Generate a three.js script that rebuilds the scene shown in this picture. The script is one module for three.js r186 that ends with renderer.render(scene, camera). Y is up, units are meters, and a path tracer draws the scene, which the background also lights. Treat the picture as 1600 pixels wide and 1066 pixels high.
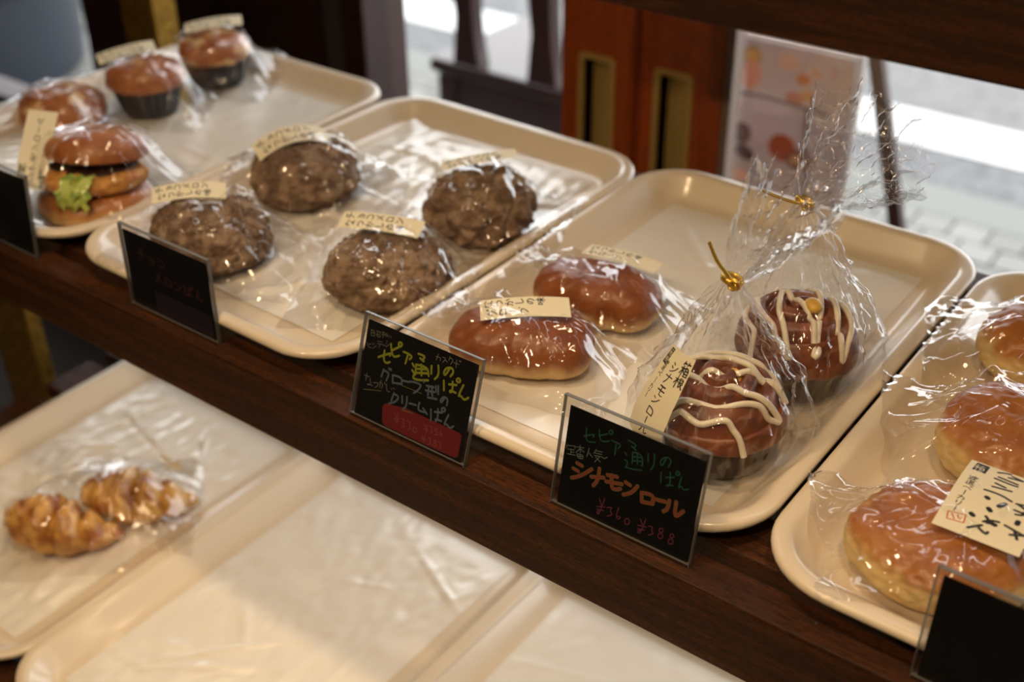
import * as THREE from 'three';
import { RoundedBoxGeometry } from 'three/addons/geometries/RoundedBoxGeometry.js';
import { mergeGeometries, mergeVertices } from 'three/addons/utils/BufferGeometryUtils.js';
import { RectAreaLightUniformsLib } from 'three/addons/lights/RectAreaLightUniformsLib.js';
import { createNoise3D } from 'simplex-noise';

// ---------------------------------------------------------------- camera, sky, exposure
const scene = new THREE.Scene();
const camera = new THREE.PerspectiveCamera(31.49, 1600 / 1066, 0.05, 60);
camera.position.set(0, 1.282, 0);
camera.rotation.order = 'YXZ';
camera.rotation.set(-0.57526, 0.65426, -0.01379);
camera.focus = 0.74;
camera.userData.fStop = 4.6;
scene.add(camera);
const renderer = new THREE.WebGLRenderer();
renderer.toneMapping = THREE.LinearToneMapping;
renderer.toneMappingExposure = 0.95;
renderer.shadowMap.enabled = true;
scene.background = new THREE.Color().setRGB(4.75, 4.9, 5.0);      // even overcast sky

const RACK_LAMP = 1.25, ROOM_LAMP = 2.1;                                            // candela of each warm pendant bulb
const STRIP_GLOW = 9;                                             // radiance of the light strip under the tray shelf
const LAMP_COLOR = new THREE.Color().setRGB(1.0, 0.72, 0.42);

// ---------------------------------------------------------------- helpers
let seed = 12345;
const rnd = () => { seed = (seed * 1664525 + 1013904223) >>> 0; return seed / 4294967296; };
const rr = (a, b) => a + (b - a) * rnd();
const n3 = createNoise3D(rnd);
const fbm = (x, y, z, o = 4) => { let s = 0, a = 0.5; for (let i = 0; i < o; i++) { s += a * n3(x, y, z); x *= 2.03; y *= 2.03; z *= 2.03; a *= 0.5; } return s; };
const clamp = (x, a, b) => Math.min(b, Math.max(a, x));
const sm = (a, b, x) => { const t = clamp((x - a) / (b - a), 0, 1); return t * t * (3 - 2 * t); };
const lerp = (a, b, t) => a + (b - a) * t;
const used = {};
const numbered = (n) => { const k = (used[n] = (used[n] ?? -1) + 1); return k ? `${n}_${String(k).padStart(3, '0')}` : n; };
const shade = (m) => { m.castShadow = m.receiveShadow = true; return m; };
function part(name, geo, mat, parent, label) { const m = shade(new THREE.Mesh(geo, mat)); m.name = name; parent.add(m); if (label) m.userData.label = label; return m; }
function thing(name, label, category, p = [0, 0, 0], turn = 0, group) {
  const o = new THREE.Group(); o.name = numbered(name); o.position.set(...p); o.rotation.y = turn; scene.add(o);
  o.userData = { label, category }; if (group) o.userData.group = group;
  return o;
}
function single(name, geo, mat, label, category, p = [0, 0, 0], turn = 0, group) {
  const m = shade(new THREE.Mesh(geo, mat)); m.name = numbered(name); m.position.set(...p); m.rotation.y = turn; scene.add(m);
  m.userData = { label, category }; if (group) m.userData.group = group;
  return m;
}
function struct(name, geo, mat, label, category = 'building') {
  const m = shade(new THREE.Mesh(geo, mat)); m.name = name; scene.add(m); m.userData = { kind: 'structure', label, category }; return m;
}
// uv in metres by the dominant axis of each face; swap turns the grain upright
function metric(geo, swap = false) {
  const g = geo.index ? geo.toNonIndexed() : geo, P = g.attributes.position, N = g.attributes.normal, uv = new Float32Array(P.count * 2);
  for (let i = 0; i < P.count; i++) {
    const f = i - (i % 3), ax = Math.abs(N.getX(f) + N.getX(f + 1) + N.getX(f + 2)), ay = Math.abs(N.getY(f) + N.getY(f + 1) + N.getY(f + 2)), az = Math.abs(N.getZ(f) + N.getZ(f + 1) + N.getZ(f + 2));
    let u, v; const x = P.getX(i), y = P.getY(i), z = P.getZ(i);
    if (ay >= ax && ay >= az) { u = x; v = z; } else if (az >= ax) { u = x; v = y; } else { u = z; v = y; }
    if (swap) [u, v] = [v, u];
    uv[2 * i] = u; uv[2 * i + 1] = v;
  }
  g.setAttribute('uv', new THREE.BufferAttribute(uv, 2));
  return g;
}
function slab(x0, x1, y0, y1, z0, z1, r = 0.002, swap = false) {
  const g = r > 0 ? new RoundedBoxGeometry(x1 - x0, y1 - y0, z1 - z0, 2, r) : new THREE.BoxGeometry(x1 - x0, y1 - y0, z1 - z0);
  g.translate((x0 + x1) / 2, (y0 + y1) / 2, (z0 + z1) / 2);
  return metric(g, swap);
}
// a grid of vertices (rows x cols) to a smooth surface
function gridGeo(rows, cols, f, closed = false, uvf) {
  const P = [], U = [], I = [];
  for (let j = 0; j < rows; j++) for (let i = 0; i < cols; i++) { P.push(...f(i / (closed ? cols : cols - 1), j / (rows - 1), i, j)); U.push(...(uvf ? uvf(i / (cols - 1), j / (rows - 1)) : [i / (cols - 1), j / (rows - 1)])); }
  const cc = closed ? cols : cols - 1;
  for (let j = 0; j < rows - 1; j++) for (let i = 0; i < cc; i++) { const a = j * cols + i, b = j * cols + (i + 1) % cols, c = a + cols, d = b + cols; I.push(a, c, b, b, c, d); }
  const g = new THREE.BufferGeometry();
  g.setAttribute('position', new THREE.Float32BufferAttribute(P, 3)); g.setAttribute('uv', new THREE.Float32BufferAttribute(U, 2)); g.setIndex(I); g.computeVertexNormals();
  return g;
}
function colorize(geo, f) {
  const P = geo.attributes.position, N = geo.attributes.normal, C = new Float32Array(P.count * 3);
  for (let i = 0; i < P.count; i++) { const c = f(P.getX(i), P.getY(i), P.getZ(i), N.getX(i), N.getY(i), N.getZ(i)); C[3 * i] = c[0]; C[3 * i + 1] = c[1]; C[3 * i + 2] = c[2]; }
  geo.setAttribute('color', new THREE.BufferAttribute(C, 3)); return geo;
}
const mixc = (a, b, t) => [lerp(a[0], b[0], t), lerp(a[1], b[1], t), lerp(a[2], b[2], t)];
const tubeOf = (pts, r, seg = 40, rs = 8) => new THREE.TubeGeometry(new THREE.CatmullRomCurve3(pts.map((p) => new THREE.Vector3(...p))), seg, r, rs, false);

// ---------------------------------------------------------------- computed textures
function dataTex(w, h, f, srgb = true, rep = [1, 1]) {
  const d = new Uint8Array(w * h * 4);
  for (let y = 0; y < h; y++) for (let x = 0; x < w; x++) { const c = f(x / w, y / h), k = (y * w + x) * 4; d[k] = clamp(c[0], 0, 1) * 255; d[k + 1] = clamp(c[1], 0, 1) * 255; d[k + 2] = clamp(c[2], 0, 1) * 255; d[k + 3] = 255; }
  const t = new THREE.DataTexture(d, w, h); t.magFilter = THREE.LinearFilter; t.minFilter = THREE.LinearMipmapLinearFilter; t.generateMipmaps = true; t.wrapS = t.wrapT = THREE.RepeatWrapping; t.repeat.set(...rep);
  if (srgb) t.colorSpace = THREE.SRGBColorSpace; t.needsUpdate = true; return t;
}
const ring = (u, v, fx, fy, s) => { const a = u * Math.PI * 2, b = v * Math.PI * 2; return n3(Math.cos(a) * fx + s, Math.sin(a) * fx + Math.cos(b) * fy, Math.sin(b) * fy + s * 0.7); };   // seamless noise
function woodTex(dark, light, s) {
  return dataTex(512, 512, (u, v) => {
    const w = ring(u, v, 0.35, 1.2, s) * 0.06, g = Math.sin((v * 22 + w * 30 + ring(u, v, 0.3, 4, s + 3)) * 2) * 0.5 + 0.5;
    const f = ring(u, v, 1.4, 26, s + 9) * 0.5 + 0.5, pores = ring(u, v, 7, 46, s + 5) > 0.42 ? 0.55 : 1;
    const t = clamp(0.25 + 0.35 * g + 0.45 * f - 0.1, 0, 1);
    return mixc(dark, light, t).map((c) => c * pores);
  }, true, [2.2, 4.5]);
}
const woodWarm = woodTex([0.14, 0.064, 0.02], [0.35, 0.185, 0.055], 1), woodDoor = woodTex([0.56, 0.22, 0.03], [0.72, 0.33, 0.06], 3), woodRed = woodTex([0.13, 0.045, 0.025], [0.22, 0.09, 0.05], 4);
const brassTex = dataTex(256, 256, (u, v) => { const a = ring(u, v, 3, 3, 20) * 0.5 + 0.5, b = ring(u, v, 11, 11, 22) * 0.5 + 0.5; return mixc([0.42, 0.3, 0.1], [0.78, 0.62, 0.26], clamp(a * 0.6 + b * 0.5, 0, 1)); }, true, [5, 5]);
const grainBump = dataTex(256, 256, (u, v) => { const k = 0.5 + 0.3 * ring(u, v, 12, 12, 31) + 0.2 * ring(u, v, 30, 30, 33); return [k, k, k]; }, false, [30, 30]);
const crumbBump = dataTex(256, 256, (u, v) => { const k = 0.5 + 0.3 * ring(u, v, 8, 8, 41) + 0.3 * ring(u, v, 22, 22, 43); return [k, k, k]; }, false, [3, 3]);
const asphaltTex = dataTex(256, 256, (u, v) => { const k = 0.38 + 0.05 * ring(u, v, 4, 4, 51) + 0.08 * ring(u, v, 30, 30, 53); return [k, k, k * 1.01]; }, true, [1, 1]);

// ---------------------------------------------------------------- materials
const std = (o) => new THREE.MeshStandardMaterial(o), phys = (o) => new THREE.MeshPhysicalMaterial(o);
const lin = (r, g, b) => new THREE.Color().setRGB(r, g, b);
const M = {
  shelfTop: phys({ map: woodWarm, roughness: 0.6, specularIntensity: 0.5, bumpMap: grainBump, bumpScale: 0.0002 }),
  wallDark: std({ map: woodRed, roughness: 0.5 }),
  door: std({ map: woodDoor, roughness: 0.42 }),
  brass: std({ map: brassTex, metalness: 0.75, roughness: 0.38 }),
  brassPull: std({ color: lin(0.62, 0.43, 0.13), metalness: 0.55, roughness: 0.45 }),
  tray: phys({ color: lin(0.71, 0.60, 0.455), roughness: 0.34, clearcoat: 0.5, clearcoatRoughness: 0.12 }),
  liner: phys({ color: lin(0.80, 0.76, 0.69), roughness: 0.3, clearcoat: 0.7, clearcoatRoughness: 0.18, side: THREE.DoubleSide }),
  film: phys({ color: lin(1, 1, 1), roughness: 0.05, transmission: 1, thickness: 0, ior: 1.66, side: THREE.DoubleSide }),
  filmTied: phys({ color: lin(1, 1, 1), roughness: 0.12, transmission: 1, thickness: 0, ior: 1.72, side: THREE.DoubleSide }),
  glass: phys({ color: lin(1, 1, 1), roughness: 0.0, transmission: 1, thickness: 0, ior: 1.5, side: THREE.DoubleSide }),
  acrylic: phys({ color: lin(0.97, 0.97, 0.97), roughness: 0.03, transmission: 1, thickness: 0, ior: 1.49, side: THREE.DoubleSide }),
  acrylicEdge: phys({ color: lin(0.42, 0.42, 0.4), roughness: 0.45, transmission: 0.75, thickness: 0 }),
  gold: std({ color: lin(0.85, 0.56, 0.10), metalness: 0.7, roughness: 0.25 }),
  bread: phys({ vertexColors: true, roughness: 0.5, clearcoat: 0.25, clearcoatRoughness: 0.35 }),
  gloss: phys({ vertexColors: true, roughness: 0.5, clearcoat: 0.25, clearcoatRoughness: 0.25 }),
  cocoa: std({ vertexColors: true, roughness: 0.85, bumpMap: crumbBump, bumpScale: 0.0008 }),
  icing: phys({ color: lin(0.80, 0.71, 0.55), roughness: 0.4, clearcoat: 0.3 }),
  cupBrown: std({ color: lin(0.05, 0.03, 0.02), roughness: 0.6, side: THREE.DoubleSide }),
  cupBlack: std({ color: lin(0.022, 0.02, 0.022), roughness: 0.5, side: THREE.DoubleSide }),
  blackMetal: std({ color: lin(0.02, 0.02, 0.02), roughness: 0.5 }),
  plaster: std({ color: lin(0.10, 0.065, 0.04), roughness: 0.9 }),
  floorIn: std({ color: lin(0.022, 0.015, 0.011), roughness: 0.75 }),
  asphalt: std({ map: asphaltTex, roughness: 0.9 }),
  paving: std({ color: lin(0.185, 0.182, 0.168), roughness: 0.85 }), paving2: std({ color: lin(0.205, 0.2, 0.186), roughness: 0.85 }), paving3: std({ color: lin(0.165, 0.162, 0.15), roughness: 0.85 }),
  joint: std({ color: lin(0.1, 0.1, 0.09), roughness: 0.95 }),
  kerb: std({ color: lin(0.165, 0.168, 0.155), roughness: 0.9 }),
  roadPaint: std({ color: lin(0.5, 0.5, 0.49), roughness: 0.7 }),
  chairWood: std({ map: woodRed, roughness: 0.3 }),
  tub: std({ color: lin(0.025, 0.033, 0.047), roughness: 0.45 }),
};

// ---------------------------------------------------------------- room and street
struct('floor', slab(-3.2, 2.2, -0.06, 0, -1.17, 2.4, 0), M.floorIn, 'dark floor of the bakery');
struct('ceiling', slab(-3.2, 2.2, 2.6, 2.7, -1.26, 2.4, 0), M.plaster, 'brown plaster ceiling of the bakery');
struct('wall_left', slab(-3.3, -3.2, -0.06, 2.7, -1.26, 2.4, 0), M.plaster, 'plaster wall on the left of the bakery');
struct('wall_right', slab(2.2, 2.3, -0.06, 2.7, -1.26, 2.4, 0), M.plaster, 'plaster wall on the right of the bakery');
struct('wall_rear', slab(-3.3, 2.3, -0.06, 2.7, 2.4, 2.5, 0), M.plaster, 'plaster wall behind the photographer');
struct('wall_front', mergeGeometries([
  slab(-3.2, -2.55, 0, 2.6, -1.26, -1.2, 0, true), slab(-1.85, -1.262, 0, 2.6, -1.26, -1.2, 0, true), slab(0.55, 2.2, 0, 2.6, -1.26, -1.2, 0, true),
  slab(-2.55, -1.85, 0, 0.4, -1.26, -1.2, 0), slab(-2.55, -1.85, 1.3, 2.6, -1.26, -1.2, 0), slab(-1.262, 0.55, 2.15, 2.6, -1.26, -1.2, 0),
]), M.wallDark, 'dark reddish brown wooden shop front wall');
struct('trim_1', slab(-1.262, -1.203, 0, 2.15, -1.25, -1.205, 0.003, true), std({ color: lin(0.05, 0.045, 0.05), roughness: 0.4 }), 'dark grey strip beside the window post');
struct('trim_2', slab(-1.203, -1.157, 0, 2.15, -1.27, -1.18, 0.004, true), M.wallDark, 'brown wooden post at the left of the window');
struct('window_1', slab(-1.157, -0.835, 0.35, 2.15, -1.232, -1.228, 0), M.glass, 'clear window pane beside the sliding doors');
struct('window_2', slab(-2.55, -1.85, 0.4, 1.3, -1.232, -1.228, 0), M.glass, 'clear window pane at the far left');
struct('window_3', slab(-0.606, 0.55, 0.35, 2.15, -1.247, -1.243, 0), M.glass, 'clear window pane right of the sliding doors');
struct('trim_3', slab(-1.157, -0.835, 0, 0.35, -1.25, -1.2, 0.003), M.wallDark, 'low wooden sill board under the window');
struct('trim_4', slab(-0.606, 0.55, 0, 0.35, -1.265, -1.225, 0.003), M.wallDark, 'low wooden rail under the right window');
function slidingDoor(name, x0, x1, z, px0, px1, pyTop, label) {
  const o = new THREE.Group(); o.name = name; scene.add(o); o.userData = { kind: 'structure', label, category: 'door' };
  const pyBot = pyTop - 0.19, m = 0.006;
  // stile with a pocket left open for the pull
  part('stile', mergeGeometries([slab(x0, px0 + m, 0, 2.15, z - 0.03, z, 0, true), slab(px1 - m, x1, 0, 2.15, z - 0.03, z, 0, true), slab(px0 + m, px1 - m, pyTop - m, 2.15, z - 0.03, z, 0, true), slab(px0 + m, px1 - m, 0, pyBot + m, z - 0.03, z, 0, true)]), M.door, o);
  const sh = new THREE.Shape(), rc = 0.007, w = px1 - px0, h = pyTop - pyBot;
  const rrp = (s, X0, Y0, X1, Y1, r) => { s.moveTo(X0 + r, Y0); s.lineTo(X1 - r, Y0); s.quadraticCurveTo(X1, Y0, X1, Y0 + r); s.lineTo(X1, Y1 - r); s.quadraticCurveTo(X1, Y1, X1 - r, Y1); s.lineTo(X0 + r, Y1); s.quadraticCurveTo(X0, Y1, X0, Y1 - r); s.lineTo(X0, Y0 + r); s.quadraticCurveTo(X0, Y0, X0 + r, Y0); };
  rrp(sh, 0, 0, w, h, rc); const hole = new THREE.Path(); rrp(hole, 0.0055, 0.0055, w - 0.0055, h - 0.0055, 0.004); sh.holes.push(hole);
  const fr = new THREE.ExtrudeGeometry(sh, { depth: 0.004, bevelEnabled: true, bevelSize: 0.001, bevelThickness: 0.001, bevelSegments: 2, curveSegments: 6 }); fr.translate(px0, pyBot, z - 0.002);
  const well = mergeGeometries([slab(px0 + m, px1 - m, pyBot + m, pyTop - m, z - 0.024, z - 0.022, 0), slab(px0 + m - 0.001, px0 + m, pyBot + m, pyTop - m, z - 0.022, z, 0), slab(px1 - m, px1 - m + 0.001, pyBot + m, pyTop - m, z - 0.022, z, 0), slab(px0 + m, px1 - m, pyTop - m, pyTop - m + 0.001, z - 0.022, z, 0)]);
  const pull = part('door_pull', fr, M.brassPull, o, 'brass recessed finger pull'); part('pull_well', well, M.brassPull, pull);
  return o;
}
slidingDoor('door_1', -0.835, -0.7325, -1.2, -0.8085, -0.7575, 0.770, 'orange-brown wooden sliding door stile with brass pull, left one');
slidingDoor('door_2', -0.7310, -0.617, -1.215, -0.7085, -0.6575, 0.766, 'orange-brown wooden sliding door stile with brass pull, beside the food poster');
struct('trim_5', slab(-0.617, -0.606, 0, 2.15, -1.24, -1.215, 0.002, true), std({ color: lin(0.22, 0.15, 0.11), roughness: 0.5 }), 'pale thin strip along the right door edge');

// street: bed, kerb, road, painted line; paving tiles one by one
struct('ground_street', slab(-9, 7, -0.25, -0.02, -3.9, -1.26, 0), M.joint, 'mortar bed under the pavement tiles', 'ground');
const road = struct('ground_road', slab(-9, 7, -0.25, -0.06, -14, -3.9, 0), M.asphalt, 'grey asphalt road outside', 'ground');
{
  const side = new THREE.Group(); side.name = 'ground_pavement'; scene.add(side); side.userData = { kind: 'structure', label: 'pale square-tiled pavement outside the window', category: 'ground' };
  const T = 0.085, mats = [M.paving, M.paving2, M.paving3], tile = slab(-T / 2 + 0.0025, T / 2 - 0.0025, -0.03, 0, -T / 2 + 0.0025, T / 2 - 0.0025, 0.0025), plain = new THREE.BoxGeometry(T - 0.005, 0.03, T - 0.005), near = [];
  for (let k = 0; k < 15; k++) for (let i = 0; i < 44; i++) {
    const x = -3.45 + i * T + (k % 2) * T / 2, z = -2.528 + k * T;
    if (k < 7 && x > -2.9 && x < 0.25) { const m = part('paving_tile', tile, mats[Math.floor(rnd() * 3)], side); m.position.set(x, rr(-0.001, 0.001), z); } else if (z < -1.32) near.push(plain.clone().translate(x, -0.0155, z));
  }
  part('paving_tiles_beyond', mergeGeometries(near), M.paving, side).userData.kind = 'stuff';
  part('paving_beyond', mergeGeometries([slab(-9, -3.5, -0.03, -0.001, -2.57, -1.27, 0), slab(0.34, 7, -0.03, -0.001, -2.57, -1.27, 0)]), M.paving, side);
}
struct('trim_6', slab(-9, 7, -0.04, -0.005, -2.74, -2.58, 0.004), M.kerb, 'grey kerb stone along the pavement edge', 'kerb');
single('road_shoulder', slab(-9, 7, -0.03, -0.006, -3.9, -2.742, 0), M.asphalt, 'grey asphalt strip beyond the kerb', 'road').userData.kind = 'structure';
struct('trim_7', slab(-9, 7, -0.0058, -0.001, -3.15, -2.93, 0), M.roadPaint, 'white painted road line seen through the right window', 'road line');

// chair, tub and poster outside
{
  const c = thing('wooden_chair', 'dark wooden chair outside the window left of the doors', 'chair', [-1.36, 0, -1.8]);
  part('seat', slab(-0.21, 0.24, 0.405, 0.435, -0.40, 0.02, 0.01), M.chairWood, c);
  part('apron', slab(-0.19, 0.22, 0.31, 0.404, -0.02, 0.012, 0.006), M.chairWood, c);
  for (const [x, z] of [[-0.165, 0.0], [0.2, 0.0], [-0.165, -0.37], [0.2, -0.37]]) part('leg', slab(x - 0.022, x + 0.022, 0, 0.405, z - 0.02, z + 0.02, 0.005, true), M.chairWood, c);
  const post = (x, w) => { const s = new THREE.Shape(); s.moveTo(-w * 0.8, 0); s.lineTo(w, 0); s.quadraticCurveTo(w * 0.55, 0.06, w * 0.5, 0.16); s.lineTo(w * 0.3, 0.5); s.lineTo(-w * 1.1, 0.5); s.quadraticCurveTo(-w * 0.9, 0.2, -w * 0.5, 0.1); s.lineTo(-w * 0.8, 0); const g = new THREE.ExtrudeGeometry(s, { depth: 0.03, bevelSize: 0.003, bevelThickness: 0.003, bevelSegments: 2 }); g.translate(x, 0.43, -0.02); return metric(g, true); };
  part('back_post', post(-0.12, 0.035), M.chairWood, c); part('back_post', post(0.065, 0.038), M.chairWood, c); part('back_post', post(0.22, 0.035), M.chairWood, c);
  part('top_rail', slab(-0.18, 0.26, 0.92, 0.99, -0.02, 0.012, 0.01), M.chairWood, c);
}
{
  const pts = [[0, 0], [0.34, 0], [0.36, 0.02], [0.385, 0.27], [0.40, 0.29], [0.41, 0.31], [0.40, 0.33], [0.385, 0.34], [0.40, 0.52], [0.42, 0.54], [0.42, 0.57], [0.40, 0.58], [0.37, 0.57], [0.36, 0.5], [0, 0.48]].map((p) => new THREE.Vector2(...p));
  single('plastic_tub', new THREE.LatheGeometry(pts, 64), M.tub, 'large dark blue-grey ribbed tub outside the far left window', 'tub', [-3.46, 0, -1.8]);
}
function canvasTex(w, h, draw) {
  const c = document.createElement('canvas'); c.width = w; c.height = h; const x = c.getContext('2d'); draw(x, w, h);
  const t = new THREE.CanvasTexture(c); t.colorSpace = THREE.SRGBColorSpace; t.anisotropy = 8; return t;
}
// maps points of a slanted quadrangle (top-left, top-right, bottom-right, bottom-left) to the unit square of a print
function squareMap(q) {
  const d = [[0, 0], [1, 0], [1, 1], [0, 1]], A = [];
  q.forEach(([x, y], i) => { const [u, v] = d[i]; A.push([x, y, 1, 0, 0, 0, -u * x, -u * y, u], [0, 0, 0, x, y, 1, -v * x, -v * y, v]); });
  for (let i = 0; i < 8; i++) { let p = i; for (let k = i + 1; k < 8; k++) if (Math.abs(A[k][i]) > Math.abs(A[p][i])) p = k; [A[i], A[p]] = [A[p], A[i]]; for (let k = 0; k < 8; k++) if (k !== i) { const f = A[k][i] / A[i][i]; for (let j = i; j < 9; j++) A[k][j] -= f * A[i][j]; } }
  const h = A.map((r, i) => r[8] / r[i]);
  return ([x, y]) => { const w = h[6] * x + h[7] * y + 1; return [(h[0] * x + h[1] * y + h[2]) / w, (h[3] * x + h[4] * y + h[5]) / w]; };
}
function strokes(x, list, map, lw, color) {
  x.strokeStyle = color; x.lineWidth = lw; x.lineCap = x.lineJoin = 'round';
  for (const s of list) {
    const p = s.map(map); x.beginPath(); x.moveTo(...p[0]);
    if (p.length === 1) x.lineTo(p[0][0] + 0.1, p[0][1]);
    for (let i = 1; i < p.length - 1; i++) x.quadraticCurveTo(p[i][0], p[i][1], (p[i][0] + p[i + 1][0]) / 2, (p[i][1] + p[i + 1][1]) / 2);
    if (p.length > 1) x.lineTo(...p[p.length - 1]);
    x.stroke();
  }
}
const circ = (cx, cy, r, ry = r) => Array.from({ length: 13 }, (_, i) => [cx + r * Math.cos(i * Math.PI / 6), cy + ry * Math.sin(i * Math.PI / 6)]);
{
  const o = thing('menu_easel', 'easel with a pale poster of bread pictures, right of the sliding doors', 'poster stand', [-0.66, 0, -1.5]);
  const mp = squareMap([[855, 149], [1439, 273], [1311, 1119], [781, 961]]);
  const tex = canvasTex(512, 750, (x, w, h) => {
    x.fillStyle = '#a9aaa9'; x.fillRect(0, 0, w, h);
    const P = (p) => { const [u, v] = mp(p); return [u * w, v * h]; };
    const blob = (cx, cy, rx, ry, col, a = 0) => { const [u, v] = P([cx, cy]); x.fillStyle = col; x.beginPath(); x.ellipse(u, v, rx, ry, a, 0, 7); x.fill(); };
    blob(960, 170, 150, 40, '#9ba0a6'); blob(1330, 420, 130, 150, '#b3aea3');
    blob(950, 255, 42, 40, '#8d7448'); blob(952, 255, 30, 28, '#b59b4e'); blob(865, 285, 30, 34, '#c0998a'); blob(945, 340, 46, 60, '#bb9076', 0.2);
    blob(1120, 285, 46, 30, '#b9a48f'); blob(1185, 365, 30, 24, '#b07d4e'); blob(1145, 450, 40, 24, '#a5735a'); blob(1205, 442, 34, 22, '#b8935f'); blob(1250, 340, 26, 14, '#b8977a'); blob(1330, 350, 44, 12, '#b09880', 1.4); blob(1390, 420, 60, 90, '#b0a996');
    blob(1010, 540, 130, 110, '#b0b3b8'); blob(860, 480, 22, 60, '#8a94a6');
    strokes(x, [[[840, 420], [960, 430], [1100, 470], [1300, 530]], [[850, 410], [835, 800]], [[1200, 510], [1180, 900]]], P, 13, '#4b4a50');
    blob(830, 655, 30, 40, '#3f3b40'); blob(900, 610, 40, 46, '#57494b', 0.2); blob(912, 700, 44, 30, '#41383c', 0.4); blob(1085, 680, 58, 56, '#8f4a2c'); blob(1165, 740, 56, 44, '#6d5038'); blob(1150, 735, 24, 18, '#b79d70'); blob(880, 800, 60, 24, '#cfb094');
    strokes(x, [[[990, 530], [1080, 545]], [[1000, 560], [1120, 580]], [[985, 590], [1090, 605]]], P, 3, '#a7a7a4');
    strokes(x, [[[820, 790], [825, 850]]], P, 9, '#6b5a3f');
  });
  part('poster', new THREE.BoxGeometry(0.186, 0.272, 0.004).translate(0, 0.586, 0.004), std({ map: tex, roughness: 0.45 }), o);
  part('backing_board', slab(-0.106, 0.1, 0.44, 0.727, -0.012, 0.001, 0.002), std({ color: lin(0.55, 0.53, 0.5), roughness: 0.6 }), o);
  const leg = (x0, x1, z0, z1, y1) => { const a = new THREE.Vector3(x0, 0, z0), b = new THREE.Vector3(x1, y1, z1), L = a.distanceTo(b), g = new RoundedBoxGeometry(0.02, L, 0.018, 2, 0.003); g.applyQuaternion(new THREE.Quaternion().setFromUnitVectors(new THREE.Vector3(0, 1, 0), b.clone().sub(a).normalize())); g.translate((x0 + x1) / 2, y1 / 2, (z0 + z1) / 2); return metric(g, true); };
  part('leg', leg(0.317, 0.072, -0.02, -0.024, 0.84), M.wallDark, o); part('leg', leg(-0.28, -0.08, -0.02, -0.024, 0.84), M.wallDark, o); part('leg', leg(0, 0, -0.35, -0.05, 0.84), M.wallDark, o);
  part('ledge', slab(-0.2, 0.22, 0.425, 0.44, -0.012, 0.02, 0.003), M.wallDark, o);
}

// ---------------------------------------------------------------- display rack
const Y = 0.80, YL = 0.478;
{
  const o = thing('display_rack', 'dark wooden two-level slatted display rack carrying the bread trays', 'display rack');
  part('front_board', slab(-1.14, 0.7, 0.746, 0.7995, -0.4665, -0.4495, 0.0022), M.shelfTop, o);
  part('front_slat', slab(-1.14, 0.7, 0.785, 0.8, -0.475, -0.4497, 0.0012), M.shelfTop, o);
  for (let k = 0; k < 8; k++) part('shelf_slat', slab(-1.14, 0.7, 0.782, 0.80, -0.526 - k * 0.052, -0.488 - k * 0.052, 0.002), M.shelfTop, o);
  part('front_board', slab(-1.14, 0.7, 0.43, 0.4775, -0.2565, -0.2395, 0.0022), M.shelfTop, o);
  for (let k = 0; k < 7; k++) part('shelf_slat', slab(-1.14, 0.7, 0.46, 0.478, -0.32 - k * 0.083, -0.258 - k * 0.083, 0.002), M.shelfTop, o);
  for (const x of [-1.05, -0.9, -0.1, 0.55]) { part('cross_bar', slab(x - 0.02, x + 0.02, 0.752, 0.782, -0.92, -0.467, 0.002), M.shelfTop, o); part('cross_bar', slab(x - 0.02, x + 0.02, 0.43, 0.46, -0.86, -0.257, 0.002), M.shelfTop, o); }
  for (const [x0, x1, z0, z1, y1] of [[-1.378, -1.309, -0.99, -0.951, 1.6], [0.63, 0.70, -0.949, -0.909, 1.6], [-1.29, -1.205, -0.64, -0.62, 0.752], [0.45, 0.52, -0.62, -0.6, 0.752]]) part('brass_upright', slab(x0, x1, 0, y1, z0, z1, 0.003, true), M.brass, o, 'mottled gold upright post');
  part('upper_cabinet', slab(-0.64, 0.7, 0.929, 1.45, -1.13, -0.95, 0.003), M.shelfTop, o, 'dark upper cabinet above the trays');
  part('side_panel', slab(0.7, 0.72, 0, 1.0, -1.15, -0.25, 0.002, true), M.shelfTop, o); part('leg', slab(-1.135, -1.09, 0, 0.752, -0.88, -0.84, 0.002, true), M.shelfTop, o); part('leg', slab(-1.135, -1.09, 0, 0.43, -0.32, -0.28, 0.002, true), M.shelfTop, o);
}

// ---------------------------------------------------------------- trays and liners
function rrect(w, d, r, n = 10) {
  const out = [];
  for (const [sx, sz, a0] of [[1, 1, 0], [-1, 1, 1], [-1, -1, 2], [1, -1, 3]]) for (let i = 0; i <= n; i++) { const a = (a0 + i / n) * Math.PI / 2; out.push([sx * (w / 2 - r) + r * Math.cos(a), sz * (d / 2 - r) + r * Math.sin(a)]); }
  return out;
}
const TW = 0.3035, TD = 0.417;
const trayGeo = (() => {
  const prof = [[0.12, 0.0006], [0.04, 0.0002], [0.031, 0], [0.0285, 0.001], [0.026, 0.004], [0.0165, 0.016], [0.0125, 0.0182], [0.006, 0.0178], [0.0015, 0.0162], [0.0004, 0.0166], [0, 0.0182], [0.0004, 0.02], [0.0018, 0.0215], [0.0045, 0.0222], [0.0085, 0.0221], [0.0112, 0.0212], [0.0135, 0.0192], [0.017, 0.0155], [0.0245, 0.0078], [0.0285, 0.0052], [0.033, 0.0042], [0.042, 0.004], [0.12, 0.004]];
  const rings = prof.map(([o, y]) => rrect(TW - 2 * o, TD - 2 * o, Math.max(0.05 - o, 0.014)).map(([x, z]) => [x, y, z]));
  return gridGeo(rings.length, rings[0].length, (u, v, i, j) => rings[j][i], true);
})();
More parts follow.
